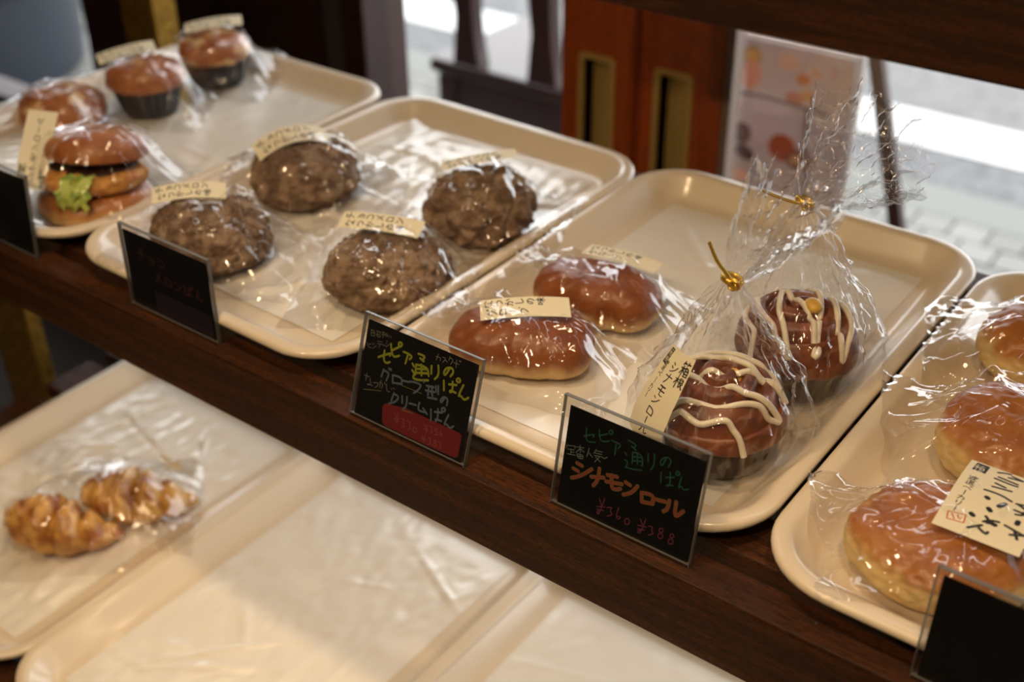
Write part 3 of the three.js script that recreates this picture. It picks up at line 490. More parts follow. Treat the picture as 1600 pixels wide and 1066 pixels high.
// a flat bag laid over bread: a stretched sheet relaxed over what it covers, with creases; rot is its turn, W and D its size
function flatBag(label, covers, cx, cz, floorY, W, D, rot, sd, { puff = 0.55, lift = 0.004, group = 'flat cellophane bags', crease = 1, shift = [0, 0] } = {}) {
  const o = thing('cellophane_bag', label, 'bag', [cx, floorY, cz], rot, group);
  o.updateMatrixWorld(true);
  const inv = o.matrixWorld.clone().invert(), nx = Math.min(128, Math.round(W / 0.00135)), nz = Math.min(112, Math.round(D / 0.00135)), hx = W / (nx - 1), hz = D / (nz - 1);
  const obs = new Float32Array(nx * nz).fill(0.0004), v = new THREE.Vector3();
  for (const c of covers) { c.updateMatrixWorld(true); c.traverse((m) => { if (!m.isMesh) return; const P = m.geometry.attributes.position, mm = inv.clone().multiply(m.matrixWorld); for (let i = 0; i < P.count; i++) { v.fromBufferAttribute(P, i).applyMatrix4(mm); const gx = (v.x + W / 2) / hx, gz = (v.z + D / 2) / hz; for (const [a, b] of [[Math.floor(gx), Math.floor(gz)], [Math.ceil(gx), Math.floor(gz)], [Math.floor(gx), Math.ceil(gz)], [Math.ceil(gx), Math.ceil(gz)]]) if (a >= 0 && b >= 0 && a < nx && b < nz) obs[b * nx + a] = Math.max(obs[b * nx + a], v.y + 0.0011); } }); }
  const ground = (lx, lz) => { v.set(lx, 0, lz).applyMatrix4(o.matrixWorld); return Math.max(0, trayTop(v.x, v.z, floorY < 0.6) - floorY + 0.0006); };
  for (let j = 0; j < nz; j++) for (let i = 0; i < nx; i++) obs[j * nx + i] = Math.max(obs[j * nx + i], ground(i * hx - W / 2, j * hz - D / 2) + 0.0004);
  let top = 0; for (const h of obs) top = Math.max(top, h);
  const edge = new Float32Array(nx * nz), h = new Float32Array(nx * nz);
  for (let j = 0; j < nz; j++) for (let i = 0; i < nx; i++) {
    const u = i / (nx - 1) * 2 - 1, w = j / (nz - 1) * 2 - 1, k = j * nx + i;
    edge[k] = obs[k] + 0.0005 + lift * Math.max(0, n3(u * 1.6 + sd, w * 1.6, sd)) * (0.4 + Math.abs(u));
    h[k] = Math.max(obs[k], top * 0.95 * Math.max(0, 1 - Math.abs(u) ** 2.2) * Math.max(0, 1 - Math.abs(w) ** 2.6));
  }
  for (let it = 0; it < 200; it++) for (let j = 1; j < nz - 1; j++) for (let i = 1; i < nx - 1; i++) { const k = j * nx + i; h[k] = Math.max(obs[k], 0.25 * (h[k - 1] + h[k + 1] + h[k - nx] + h[k + nx]) + puff * 0.65e-5); }
  for (let j = 0; j < nz; j++) for (let i = 0; i < nx; i++) if (!i || !j || i === nx - 1 || j === nz - 1) h[j * nx + i] = edge[j * nx + i];
  for (let it = 0; it < 40; it++) for (let j = 1; j < nz - 1; j++) for (let i = 1; i < nx - 1; i++) { const k = j * nx + i; h[k] = Math.max(obs[k], 0.25 * (h[k - 1] + h[k + 1] + h[k - nx] + h[k + nx]) + puff * 0.65e-5); }
  const smooth = h.slice();
  // straight creases: some from the crown to the corners and sides, some across
  const folds = [];
  for (let k = 0; k < 20; k++) { const a = rr(0, Math.PI * 2), r0 = rr(0.006, 0.03), len = rr(0.025, 0.085), spread = rr(-0.35, 0.35); folds.push({ x: Math.cos(a) * r0 * 1.3, z: Math.sin(a) * r0, c: Math.cos(a + spread), s: Math.sin(a + spread), l: len, w: rr(0.0018, 0.005), h: rr(0.5, 1.5) * 0.0019 }); }
  for (let k = 0; k < 40; k++) { const a = rr(0, Math.PI * 2), w = rr(0.005, 0.014), l = rr(0.05, 0.13), X = rr(-W / 2, W / 2), Z = rr(-D / 2, D / 2); folds.push({ x: X - Math.cos(a) * l / 2, z: Z - Math.sin(a) * l / 2, c: Math.cos(a), s: Math.sin(a), l, w, h: w * rr(0.14, 0.40) * (rnd() < 0.3 ? -0.6 : 1) }); }
  for (let k = 0; k < 18; k++) { const a = rr(0, Math.PI * 2); folds.push({ x: rr(-W / 2, W / 2) * 0.9, z: rr(-D / 2, D / 2) * 0.9, c: Math.cos(a), s: Math.sin(a), l: rr(0.012, 0.045), w: rr(0.0015, 0.004), h: rr(0.4, 1.3) * 0.0017 }); }
  for (let j = 0; j < nz; j++) for (let i = 0; i < nx; i++) {
    const x = i * hx - W / 2, z = j * hz - D / 2, k = j * nx + i; let d = 0;
    for (const f of folds) { const dx = x - f.x, dz = z - f.z, p = dx * f.c + dz * f.s, q = Math.abs(-dx * f.s + dz * f.c); if (p > 0 && p < f.l && q < f.w) d += f.h * (1 - q / f.w) * Math.min(1, p / f.l * 4, (1 - p / f.l) * 3); }
    const wx = x, wz = z;
    d += 0.0016 * creaseField(wx * 42 + sd, wz * 34, sd) * (0.35 + 0.65 * Math.abs(n3(x * 12 + sd, z * 12, 3))) + 0.0005 * creaseField(wx * 110, wz * 110 + sd, sd + 3);
    const ed = Math.min(i, j, nx - 1 - i, nz - 1 - j);
    h[k] = Math.max(h[k] + d * crease * Math.min(1, ed / 3), obs[k] + 0.0002);
  }
  const out = (i, j) => { const u = i / (nx - 1) * 2 - 1, w = j / (nz - 1) * 2 - 1; const x = (i * hx - W / 2) * (1 - 0.05 * w * w * 0 ) + 0.0025 * n3(w * 2, sd, 1) * u * u, z = (j * hz - D / 2) + 0.003 * n3(u * 2, sd, 2) * w * w; return [x, z]; };
  const topG = gridGeo(nz, nx, (u, w, i, j) => { const [x, z] = out(i, j); return [x, h[j * nx + i], z]; });
  const botG = gridGeo(40, 44, (u, w) => { const [x, z] = out(u * (nx - 1), w * (nz - 1)), I = Math.round(u * (nx - 1)), J = Math.round(w * (nz - 1)), eg = Math.min(u, w, 1 - u, 1 - w); return [x, eg < 0.001 ? h[J * nx + I] - 0.0003 : Math.min(0.0003 + ground(x, z), h[J * nx + I] - 0.0002), z]; });
  part('film', mergeGeometries([topG, botG]), M.film, o);
  const sample = (x, z) => { const gx = clamp((x + W / 2) / hx, 0, nx - 1.001), gz = clamp((z + D / 2) / hz, 0, nz - 1.001), i = Math.floor(gx), j = Math.floor(gz); const g = (a, b) => h[b * nx + a]; const fx = gx - i, fz = gz - j; return lerp(lerp(g(i, j), g(i + 1, j), fx), lerp(g(i, j + 1), g(i + 1, j + 1), fx), fz); };
  const calm = (x, z) => { let m = 0, n = 0, mx = 0; for (let a = -4; a <= 4; a++) for (let b = -4; b <= 4; b++) { const q = sample(x + a * 0.0022, z + b * 0.0022); m += q; n++; } return Math.max(m / n + 0.0006, sample(x, z) + 0.0003); };
  return { o, sample, calm };
}
// a stiff paper strip on a bag: centre, long direction (angle in the bag's own plane), length, width, tilt about the long side, bow along it
function strip(bag, mat, x, z, ang, len, wid, tilt = 0.3, bow = 0.004, rise = 0) {
  const c = Math.cos(ang), s = Math.sin(ang), y = bag.calm(x, z) + 0.0015, sg = c > 0 ? 1 : -1;
  const g = gridGeo(26, 10, (u, v) => { const a = (v - 0.5) * len, b = (u - 0.5) * wid, bf = b * Math.cos(tilt); return [x + c * a - s * bf, y - sg * b * Math.sin(tilt) - bow * (2 * v - 1) ** 2 + rise * (v - 0.5), z + s * a + c * bf]; }, false, (u, v) => [1 - u, 1 - v]);
  part('paper_label', g, mat, bag.o, 'cream paper strip with handwriting');
}
const B = {};
B.m1 = flatBag('cellophane bag around the front left chocolate melon bun', [mb1], -0.7135, -0.541, FLOOR - 0.001, 0.165, 0.118, 0.45, 1);
B.m2 = flatBag('cellophane bag around the back left chocolate melon bun', [mb2], -0.733, -0.666, FLOOR - 0.001, 0.165, 0.118, 0.62, 2);
B.m3 = flatBag('cellophane bag around the knobbly chocolate bun at the back', [mb3], -0.571, -0.703, FLOOR - 0.001, 0.155, 0.118, 0.3, 3);
B.m4 = flatBag('cellophane bag around the front right chocolate melon bun', [mb4], -0.565, -0.582, FLOOR - 0.001, 0.140, 0.122, 0.5, 4);
B.c1 = flatBag('cellophane bag around the front cream bun', [cb1], -0.425, -0.564, FLOOR - 0.001, 0.150, 0.096, 0.28, 5, { crease: 0.75 });
B.c2 = flatBag('cellophane bag around the back cream bun', [cb2], -0.421, -0.652, FLOOR - 0.001, 0.152, 0.096, 0.12, 6, { crease: 0.75 });
B.r1 = flatBag('cellophane bag around the front round bun with the white label', [rb1], -0.108, -0.545, FLOOR - 0.001, 0.160, 0.108, 0.5, 7);
B.r2 = flatBag('cellophane bag around the middle round bun in the right tray', [rb2], -0.108, -0.652, FLOOR - 0.001, 0.165, 0.122, 0.42, 8);
B.r3 = flatBag('cellophane bag around the back round bun in the right tray', [rb3], -0.126, -0.765, FLOOR - 0.001, 0.165, 0.116, 0.35, 9);
B.s = flatBag('cellophane bag around the cutlet bun', [sand], -0.872, -0.545, FLOOR - 0.001, 0.150, 0.125, 0.7, 10, { crease: 0.8, puff: 1.2 });
B.u1 = flatBag('cellophane bag around the black-cupped roll nearer the cutlet bun', [cu1], -1.012, -0.713, FLOOR - 0.001, 0.125, 0.105, 0.6, 11, { crease: 0.8 });
B.u2 = flatBag('cellophane bag around the black-cupped roll at the back', [cu2], -1.015, -0.808, FLOOR - 0.001, 0.125, 0.105, 0.5, 12, { crease: 0.8 });
B.u3 = flatBag('cellophane bag around the reddish roll at the far left', [cu3], -1.055, -0.640, FLOOR - 0.001, 0.135, 0.105, 0.4, 13, { crease: 0.8 });
B.x = flatBag('cellophane bag around the two croissants', [cro1, cro2], -0.882, -0.482, LOWF - 0.001, 0.185, 0.165, 0.8, 14, { crease: 0.9, group: 'croissant bag' });
strip(B.m1, LT.melon, -0.020, -0.006, -0.35, 0.058, 0.018, 0.35, 0.003);
strip(B.m2, LT.melon, -0.012, -0.004, -0.55, 0.068, 0.020, 0.4, 0.010);
strip(B.m3, LT.melon, -0.006, -0.016, -0.40, 0.062, 0.018, 0.0, 0.001, 0.010);
strip(B.m4, LT.melon, -0.006, -0.012, 0.15, 0.066, 0.018, 0.3, 0.002);
strip(B.c1, LT.glove, 0.002, -0.004, -0.42, 0.062, 0.019, 0.25, 0.002);
strip(B.c2, LT.glove, 0.010, -0.022, 0.02, 0.060, 0.018, -0.05, 0.002);
strip(B.u1, LT.melon, -0.018, -0.008, -0.5, 0.058, 0.018, 0.3, 0.002, 0.006);
strip(B.u2, LT.melon, 0.0, -0.006, -0.4, 0.06, 0.018, 0.3, 0.002, 0.004);
strip(B.s, LT.cinnamon, -0.043, 0.004, -Math.PI / 2 + 0.12, 0.058, 0.026, 0.1, 0.002, 0.046);
{
  const t = tubeOf([[0.052, 0.021, -0.062], [0.060, 0.018, -0.056], [0.066, 0.0155, -0.050], [0.072, 0.013, -0.046]], 0.0011, 24, 6), t2 = tubeOf([[0.056, 0.0135, -0.048], [0.064, 0.0165, -0.052], [0.070, 0.0165, -0.056]], 0.0011, 20, 6);
  part('twist_tie', mergeGeometries([t, t2]), M.gold, B.x.o, 'gold twist tie');
}
// the printed label on the front round bun, traced in its own slanted frame
{
  const q = [[570, 80], [1090, 330], [610, 985], [90, 735]];
  const mp = squareMap(q), W = 300, H = 470;
  const tex = canvasTex(W, H, (x) => {
    x.fillStyle = '#e6dcc0'; x.fillRect(0, 0, W, H); const P = (p) => { const [u, v] = mp(p); return [u * W, v * H]; }, ink = '#16130f';
    x.fillStyle = ink; x.beginPath(); [[600, 112], [682, 152], [610, 245], [525, 205]].forEach((p, i) => (i ? x.lineTo(...P(p)) : x.moveTo(...P(p)))); x.fill();
    write(x, '箱根', 20, 22, 42, 3, '#e6dcc0'); write(x, '渡邊ベーカリー', 26, 120, 36, 3.4, ink);
    strokes(x, [[[230, 635], [345, 665]], [[345, 665], [310, 730]], [[310, 730], [205, 695]], [[205, 695], [230, 635]], [[250, 655], [255, 700]], [[290, 665], [280, 700], [310, 695]]], P, 4, '#c23b2c');
    strokes(x, [[[720, 210], [770, 205], [810, 215]], [[780, 260], [870, 285]], [[870, 280], [815, 240]], [[705, 265], [815, 330]], [[670, 285], [760, 340], [805, 355]], [[655, 340], [710, 380]], [[620, 380], [740, 415]], [[550, 420], [640, 450], [705, 520]], [[735, 540], [815, 555]], [[740, 540], [780, 590]], [[810, 580], [825, 610]], [[700, 600], [790, 650]], [[695, 640], [740, 650], [760, 620]], [[780, 640], [790, 690]], [[590, 740], [690, 820]], [[690, 820], [600, 815]], [[640, 780], [635, 850]], [[330, 765], [430, 745]], [[400, 760], [430, 820], [455, 800]], [[450, 715], [500, 700], [555, 715]], [[480, 670], [500, 730], [470, 725]], [[900, 320], [935, 310]], [[900, 400], [940, 440]], [[905, 450], [940, 430]]], P, 11, ink);
    strokes(x, [[[540, 495], [545, 505]], [[600, 575], [650, 550]], [[520, 600], [525, 620]], [[385, 650], [392, 665]], [[835, 500], [855, 480]], [[675, 725], [690, 705]], [[876, 385], [880, 395]], [[500, 725], [520, 740]]], P, 19, ink);
  });
  strip(B.r1, std({ map: tex, roughness: 0.55, side: THREE.DoubleSide }), 0.014, -0.004, 2.05, 0.066, 0.046, 0.0, 0.003);
}
// tied bags of the cinnamon rolls: body, gathered neck and ruffled fan above the tie
function tiedBag(label, cx, cz, sd, neck, fan, labelAt) {
  const o = thing('tied_cellophane_bag', label, 'bag', [cx, FLOOR - 0.001, cz], 0, 'tied bags of the cinnamon rolls');
  const prof = [[0.0, 0.0004], [0.03, 0.0004], [0.049, 0.0008], [0.052, 0.004], [0.0525, 0.014], [0.051, 0.03], [0.0485, 0.045], [0.0435, 0.06], [0.036, 0.076], [0.027, 0.093], [0.016, neck[1] - 0.018], [0.0085, neck[1] - 0.007], [0.0046, neck[1]]];
  const curve = new THREE.CatmullRomCurve3(prof.map(([r, y]) => new THREE.Vector3(r, y, 0)), false, 'catmullrom', 0.3);
  const nT = 152, nB = 88, nA = 240, cr = new THREE.Vector3(0.7934, 0, -0.6087), up = new THREE.Vector3(0, 1, 0), away = new THREE.Vector3(-0.6087, 0, -0.7934);
  const ax = cr.clone().multiplyScalar(Math.sin(fan.lean)).addScaledVector(up, Math.cos(fan.lean)).addScaledVector(away, fan.back ?? 0).normalize(), wd = cr.clone().multiplyScalar(Math.cos(fan.lean)).addScaledVector(up, -Math.sin(fan.lean)), nd = new THREE.Vector3().crossVectors(wd, ax).normalize();
  const neckP = new THREE.Vector3(neck[0], neck[1], neck[2]);
  const f = (u, t) => {
    const th = u * Math.PI * 2, p = new THREE.Vector3();
    if (t < nB / nT) {
      const s = t / (nB / nT), c = curve.getPoint(s), k = sm(0.02, neck[1], c.y), sq = 1 + 0.16 * (1 - k) * Math.max(0, Math.cos(4 * (th + 0.5))) * sm(0.02, 0.04, c.x);
      const pleat = 1 + (0.03 + 0.30 * sm(0.06, neck[1], c.y)) * n3(Math.cos(th) * 3.2 + sd, Math.sin(th) * 3.2, c.y * 9) * (c.x > 0.03 ? 0.5 : 1);
      const r = c.x * sq * pleat; p.set(r * Math.cos(th) + neck[0] * k * k, c.y, r * Math.sin(th) + neck[2] * k * k);
      const amp = sm(0.012, 0.05, c.y) * sm(0.004, 0.03, c.x);
      const cf = creaseField(th * 3.2 + sd + 0.6 * n3(c.y * 30, th, 2), c.y * 55, sd) - 0.45, cf2 = creaseField(th * 8 + sd, c.y * 130, sd + 2) - 0.45;
      const d = amp * (0.008 * cf + 0.0036 * cf2); p.x += Math.cos(th) * d; p.z += Math.sin(th) * d; p.y += Math.abs(d) * 0.2;
    } else {
      const s = (t - nB / nT) / (1 - nB / nT), open = s ** 0.75;
      const rw = lerp(0.0046, fan.wide, open) * (1 + 0.06 * n3(th, s * 3, sd)), rt = lerp(0.0042, fan.thick, open), ruf = 0.006 * open * n3(Math.cos(th) * 3.5 + sd, s * 1.2, Math.sin(th) * 3.5) + 0.0055 * open * Math.sin(th * 9 + sd + 2 * s) + 0.0022 * open * Math.sin(th * 23 + sd);
      const len = fan.len * s * (1 - fan.side * Math.cos(th) ** 2 + 0.05 * n3(th * 2, sd, 5));
      p.copy(neckP).addScaledVector(ax, len).addScaledVector(wd, rw * Math.cos(th)).addScaledVector(nd, rt * Math.sin(th) + ruf);
      const cf = creaseField(th * 2.6 + sd, s * 5.5 + 0.4 * n3(th, s, 2), sd + 7) - 0.45, cf2 = creaseField(th * 7, s * 14, sd + 9) - 0.45;
      p.addScaledVector(nd, sm(0, 0.3, s) * (0.012 * cf + 0.006 * cf2));
    }
    return p;
  };
  part('film', gridGeo(nT + 1, nA, (u, t) => f(u, t).toArray(), true), M.filmTied, o);
  const tie = new THREE.TorusGeometry(0.0056, 0.0013, 8, 28); tie.scale(1, 1, 1.6); tie.applyQuaternion(new THREE.Quaternion().setFromUnitVectors(new THREE.Vector3(0, 0, 1), ax.clone().add(up).normalize())); tie.translate(...neckP.toArray());
  const e = fan.tie.map((d) => neckP.clone().addScaledVector(cr, d[0]).addScaledVector(up, d[1]).addScaledVector(away, d[2]).toArray());
  const twist = new THREE.TorusKnotGeometry(0.0022, 0.0009, 60, 6, 3, 2).translate(...neckP.clone().addScaledVector(away, -0.0065).toArray());
  part('twist_tie', mergeGeometries([tie, tubeOf(e, 0.0011, 30, 6), twist].map((g) => { const n = g.index ? g.toNonIndexed() : g; return n; })), M.gold, o, 'gold twist tie');
  if (labelAt) {
    const [a0, da, t0, t1] = labelAt;
    const g = gridGeo(30, 12, (u, v) => { const th = a0 + (u - 0.5) * da + (v - 0.5) * (labelAt[4] ?? 0), t = lerp(t1, t0, v), c = curve.getPoint(clamp(t, 0, 1)), k = sm(0.02, neck[1], c.y), r = c.x * 1.06 + 0.0022; return [r * Math.cos(th) + neck[0] * k * k, c.y + 0.0006, r * Math.sin(th) + neck[2] * k * k]; }, false, (u, v) => [1 - u, 1 - v]);
    part('paper_label', g, LT.cinnamon, o, 'cream paper label with black handwriting');
  }
  return o;
}
tiedBag('tied cellophane bag around the front cinnamon roll, gold tie end sticking out', -0.2655, -0.5565, 3, [0.004, 0.132, 0.010], { lean: 0.54, wide: 0.030, thick: 0.013, len: 0.075, side: 0.15, back: 0.05, tie: [[0, 0, -0.004], [-0.004, 0.006, -0.005], [-0.010, 0.014, -0.004], [-0.015, 0.025, -0.002]] }, [2.02, 0.62, 0.40, 0.73, 0.15]);
tiedBag('tied cellophane bag around the back cinnamon roll with a wide ruffled top', -0.263, -0.6575, 9, [-0.002, 0.140, 0.012], { lean: 0.78, wide: 0.050, thick: 0.015, len: 0.080, side: 0.38, back: 0.05, tie: [[0, 0, -0.004], [-0.008, 0.002, -0.005], [-0.02, 0.006, -0.004], [-0.028, 0.009, -0.002]] }, null);

// ---------------------------------------------------------------- price cards
function priceCard(label, x, zBase, lean, tex, w = 0.0985, h = 0.073, border = [0.0035, 0.0035, 0.0045, 0.002]) {
  const o = thing('price_card', label, 'price card', [x, Y + 0.0002, zBase], 0, 'black handwritten price cards');
  const lay = (g) => { g.rotateX(-lean); return g; };
  const holder = part('acrylic_holder', mergeGeometries([lay(new RoundedBoxGeometry(w, h, 0.0012, 1, 0.0004).translate(0, h / 2, 0.0011)), lay(new RoundedBoxGeometry(w, h, 0.0012, 1, 0.0004).translate(0, h / 2, -0.0011)), new RoundedBoxGeometry(w, 0.0015, 0.026, 1, 0.0005).translate(0, 0.0008, -0.012)]), M.acrylic, o, 'clear acrylic stand');
  const e = 0.0005; part('holder_edge', mergeGeometries([[w, e, 0, h - e / 2], [w, e, 0, e / 2 + 0.0016], [e, h, -w / 2 + e / 2, h / 2], [e, h, w / 2 - e / 2, h / 2]].map(([a, c, X, Yy]) => lay(new THREE.BoxGeometry(a, c, 0.003).translate(X, Yy, 0)))), M.acrylicEdge, holder, 'bright cut edge of the acrylic');
  const [l, r, t, b] = border, cw = w - l - r, ch = h - t - b;
  const cardG = new THREE.BoxGeometry(cw, ch, 0.0006).translate((l - r) / 2, b + ch / 2, 0);
  part('card', lay(cardG), phys({ map: tex, roughness: 0.8, specularIntensity: 0.35 }), o, 'black card with coloured handwriting');
  return o;
}
const BLACK = '#08080a';
const texCream = canvasTex(1024, 720, (x, w, h) => {
  x.fillStyle = BLACK; x.fillRect(0, 0, w, h);
  const mp = squareMap([[185, 90], [890, 390], [735, 980], [50, 655]]), P = (p) => { const [u, v] = mp(p); return [u * w, v * h]; };
  x.fillStyle = '#6a2023'; x.beginPath(); [[262, 604], [400, 640], [560, 715], [735, 793], [753, 812], [722, 940], [700, 948], [480, 850], [250, 742], [231, 715], [240, 620]].forEach((p, i) => (i ? x.lineTo(...P(p)) : x.moveTo(...P(p)))); x.fill();
  strokes(x, [[[195, 155], [192, 190]], [[195, 155], [218, 160], [215, 195]], [[192, 190], [215, 195]], [[195, 172], [216, 177]], [[228, 163], [260, 170], [250, 180]], [[240, 168], [230, 182]], [[230, 185], [255, 190], [252, 203], [230, 198], [230, 185]], [[265, 172], [282, 175]], [[274, 170], [270, 205]], [[262, 185], [284, 190]], [[288, 182], [303, 187], [300, 200], [287, 196], [288, 182]], [[312, 195], [308, 205]], [[322, 198], [325, 208]],
    [[165, 230], [163, 258], [190, 265]], [[165, 245], [188, 240]], [[198, 238], [208, 246]], [[198, 268], [222, 254]], [[232, 225], [262, 232]], [[230, 240], [266, 247]], [[250, 244], [240, 264]], [[268, 250], [284, 255]], [[292, 225], [298, 230]], [[287, 238], [293, 243]], [[287, 262], [308, 248]]], P, 6, '#5f5f5b');
  const lime = '#7f8526', blue = '#515f6e', grey = '#6a6a66';
  strokes(x, [[[232, 322], [320, 297], [308, 316]], [[275, 285], [262, 342], [282, 362], [306, 355]], [[320, 245], [322, 312], [342, 326], [370, 318]], [[322, 285], [372, 266]], circ(382, 250, 12), [[400, 295], [462, 320], [438, 342]], [[427, 318], [408, 366]], [[498, 310], [547, 325], [520, 350]], [[508, 338], [530, 356]], [[478, 375], [470, 434]], [[478, 375], [552, 386], [557, 446]], [[475, 400], [550, 406]], [[475, 424], [550, 430]], [[513, 376], [510, 442]], [[455, 368], [463, 386]], [[450, 408], [468, 428], [448, 456], [490, 470], [552, 472]], [[580, 385], [575, 432]], [[624, 385], [627, 440], [596, 466]], [[697, 405], [667, 450], [655, 430], [675, 400], [715, 400], [722, 430], [700, 452]], [[655, 478], [652, 535]], [[688, 500], [737, 506]], [[713, 485], [710, 542], [690, 550], [692, 535], [728, 552]], circ(751, 478, 12), [[782, 508], [740, 576], [762, 568], [780, 600], [810, 584]]], P, 17, lime);
  strokes(x, [[[612, 330], [645, 336], [638, 356]], [[629, 316], [612, 352]], [[655, 335], [682, 340], [655, 366]], [[670, 352], [686, 366]], [[706, 332], [694, 356]], [[703, 342], [730, 348], [705, 380]], [[726, 370], [744, 376]], [[747, 355], [738, 402]], [[746, 375], [760, 384]], [[764, 358], [766, 366]], [[771, 361], [773, 369]],
    [[132, 430], [165, 440]], [[150, 418], [138, 462]], [[167, 450], [175, 482], [152, 492], [146, 480], [182, 496]], [[190, 477], [222, 474], [215, 500], [196, 506]], [[228, 476], [256, 484], [240, 512]], [[242, 464], [226, 506]], [[262, 478], [268, 492]], [[276, 488], [270, 526], [292, 536]], [[305, 515], [308, 522]], [[318, 512], [326, 520]]], P, 6, grey);
  strokes(x, [[[120, 515], [180, 520], [238, 530]], [[375, 498], [440, 524], [505, 552]], [[370, 648], [405, 660], [440, 670]]], P, 4, '#77783a');
  strokes(x, [[[262, 398], [244, 442]], [[258, 405], [303, 414], [275, 466]], [[297, 392], [300, 400]], [[309, 396], [312, 404]], [[320, 435], [317, 482]], [[320, 435], [380, 445], [376, 491]], [[317, 480], [376, 491]], [[386, 470], [428, 480]], [[432, 475], [514, 490], [482, 532], [452, 546]], [[520, 474], [524, 482]], [[540, 505], [586, 515]], [[533, 533], [590, 545]], [[556, 505], [545, 560]], [[576, 508], [571, 556]], [[600, 508], [600, 542]], [[617, 508], [613, 558]], [[543, 576], [602, 588]], [[575, 560], [572, 580]], [[657, 578], [630, 616], [624, 592], [650, 573], [677, 590], [665, 627]],
    [[322, 543], [300, 590]], [[318, 550], [358, 560], [332, 598], [284, 606]], [[375, 563], [372, 606]], [[407, 568], [402, 624], [375, 642]], [[420, 608], [462, 620]], [[487, 606], [465, 652], [522, 666]], [[508, 640], [532, 677]], [[560, 648], [555, 716]], [[583, 664], [632, 671]], [[606, 648], [602, 712], [584, 724], [586, 706], [624, 722]], circ(642, 653, 12), [[674, 686], [635, 746], [660, 738], [676, 770], [702, 754]]], P, 15, blue);
  strokes(x, [[[318, 664], [330, 692]], [[342, 668], [328, 730]], [[312, 695], [345, 705]], [[312, 708], [342, 717]], [[360, 700], [385, 708], [368, 728], [382, 748], [358, 752]], [[400, 715], [425, 722], [408, 742], [424, 762], [398, 768]], circ(445, 772, 13, 16), [[510, 740], [520, 762]], [[532, 745], [518, 790]], [[505, 765], [535, 775]], [[545, 750], [565, 757], [552, 772], [563, 790], [543, 792]], [[580, 765], [598, 772]], [[580, 765], [578, 782], [595, 788], [590, 805], [572, 804]], [[620, 778], [605, 805], [620, 815], [626, 800], [608, 800]],
    [[490, 800], [500, 820]], [[512, 806], [498, 850]], [[484, 822], [515, 834]], [[530, 818], [552, 826], [538, 842], [550, 860], [528, 862]], circ(575, 845, 9), circ(572, 866, 11), [[598, 845], [618, 852], [604, 868], [616, 884], [596, 886]]], P, 6, '#7d4a48');
});
const texCinn = canvasTex(1024, 720, (x, w, h) => {
  x.fillStyle = BLACK; x.fillRect(0, 0, w, h);
  const mp = squareMap([[130, 38], [1045, 400], [890, 1045], [35, 665]]), P = (p) => { const [u, v] = mp(p); return [u * w, v * h]; };
  strokes(x, [[[218, 240], [292, 222], [280, 245]], [[236, 188], [228, 256], [246, 276], [292, 280]], [[322, 198], [322, 256], [346, 276], [386, 270]], [[322, 236], [376, 224]], circ(400, 212, 13), [[405, 266], [474, 290], [446, 318]], [[434, 290], [424, 358]], [[515, 263], [578, 290], [550, 312]], [[538, 300], [567, 327]], [[546, 340], [540, 412]], [[546, 340], [606, 346], [613, 426], [600, 424]], [[545, 368], [606, 374]], [[545, 394], [606, 400]], [[576, 342], [575, 416]], [[494, 343], [505, 360]], [[488, 390], [515, 394], [500, 434]], [[492, 436], [540, 450], [604, 456]], [[650, 348], [648, 402]], [[691, 348], [692, 420], [664, 452]], [[772, 374], [744, 432], [727, 410], [746, 374], [792, 370], [806, 402], [784, 434]], [[735, 468], [730, 532]], [[764, 500], [822, 500]], [[796, 468], [796, 545], [774, 560], [770, 545], [812, 554]], circ(847, 474, 13), [[872, 498], [844, 578], [866, 550], [880, 582], [918, 574]]], P, 9, '#25544a');
  strokes(x, [[[104, 300], [158, 306]], [[104, 300], [100, 316]], [[158, 306], [156, 320]], [[110, 325], [152, 330]], [[130, 326], [128, 360]], [[130, 342], [150, 346]], [[104, 354], [158, 364]], [[168, 310], [216, 316]], [[191, 298], [192, 346]], [[190, 322], [164, 346]], [[194, 322], [218, 344]], [[170, 355], [212, 360], [208, 386]], [[170, 355], [172, 382], [208, 386]], [[190, 356], [190, 384]], [[171, 368], [210, 373]], [[252, 318], [236, 372]], [[246, 342], [274, 376]], [[300, 324], [284, 350]], [[300, 334], [342, 342]], [[294, 349], [336, 357]], [[288, 364], [342, 372], [350, 386], [374, 374]], [[322, 372], [288, 406]], [[296, 374], [326, 406]]], P, 6, '#66726e');
  const main = [[[170, 414], [204, 432]], [[145, 448], [178, 466]], [[134, 508], [190, 500], [268, 452]], [[264, 500], [348, 506]], [[320, 448], [312, 520], [278, 556]], [[374, 488], [438, 500]], [[364, 530], [468, 546]], [[402, 490], [396, 565], [420, 582], [458, 576]], [[494, 533], [524, 552]], [[478, 612], [530, 606], [574, 558]], [[600, 600], [600, 656]], [[600, 600], [682, 606], [672, 670]], [[600, 656], [672, 670]], [[692, 640], [758, 656]], [[786, 648], [776, 700], [744, 716]], [[832, 658], [815, 738], [836, 746], [876, 716]]];
  strokes(x, main, P, 28, '#745a2c'); strokes(x, main, P, 15, '#85403a');
  strokes(x, [[[318, 640], [332, 682]], [[352, 640], [334, 690], [312, 742], [296, 725], [330, 712]], [[300, 688], [354, 692]], [[302, 708], [346, 714]], [[368, 696], [408, 690], [384, 716], [408, 738], [368, 750]], [[446, 696], [424, 742], [440, 772], [462, 754], [432, 748]], circ(500, 782, 17, 20), [[590, 768], [602, 802]], [[624, 768], [602, 830], [578, 858], [566, 840], [600, 832]], [[570, 804], [626, 816]], [[568, 824], [616, 836]], [[644, 810], [678, 815], [658, 836], [678, 858], [640, 866]], circ(726, 836, 14), circ(720, 872, 17), circ(797, 870, 13), circ(788, 906, 17)], P, 8, '#672f44');
});
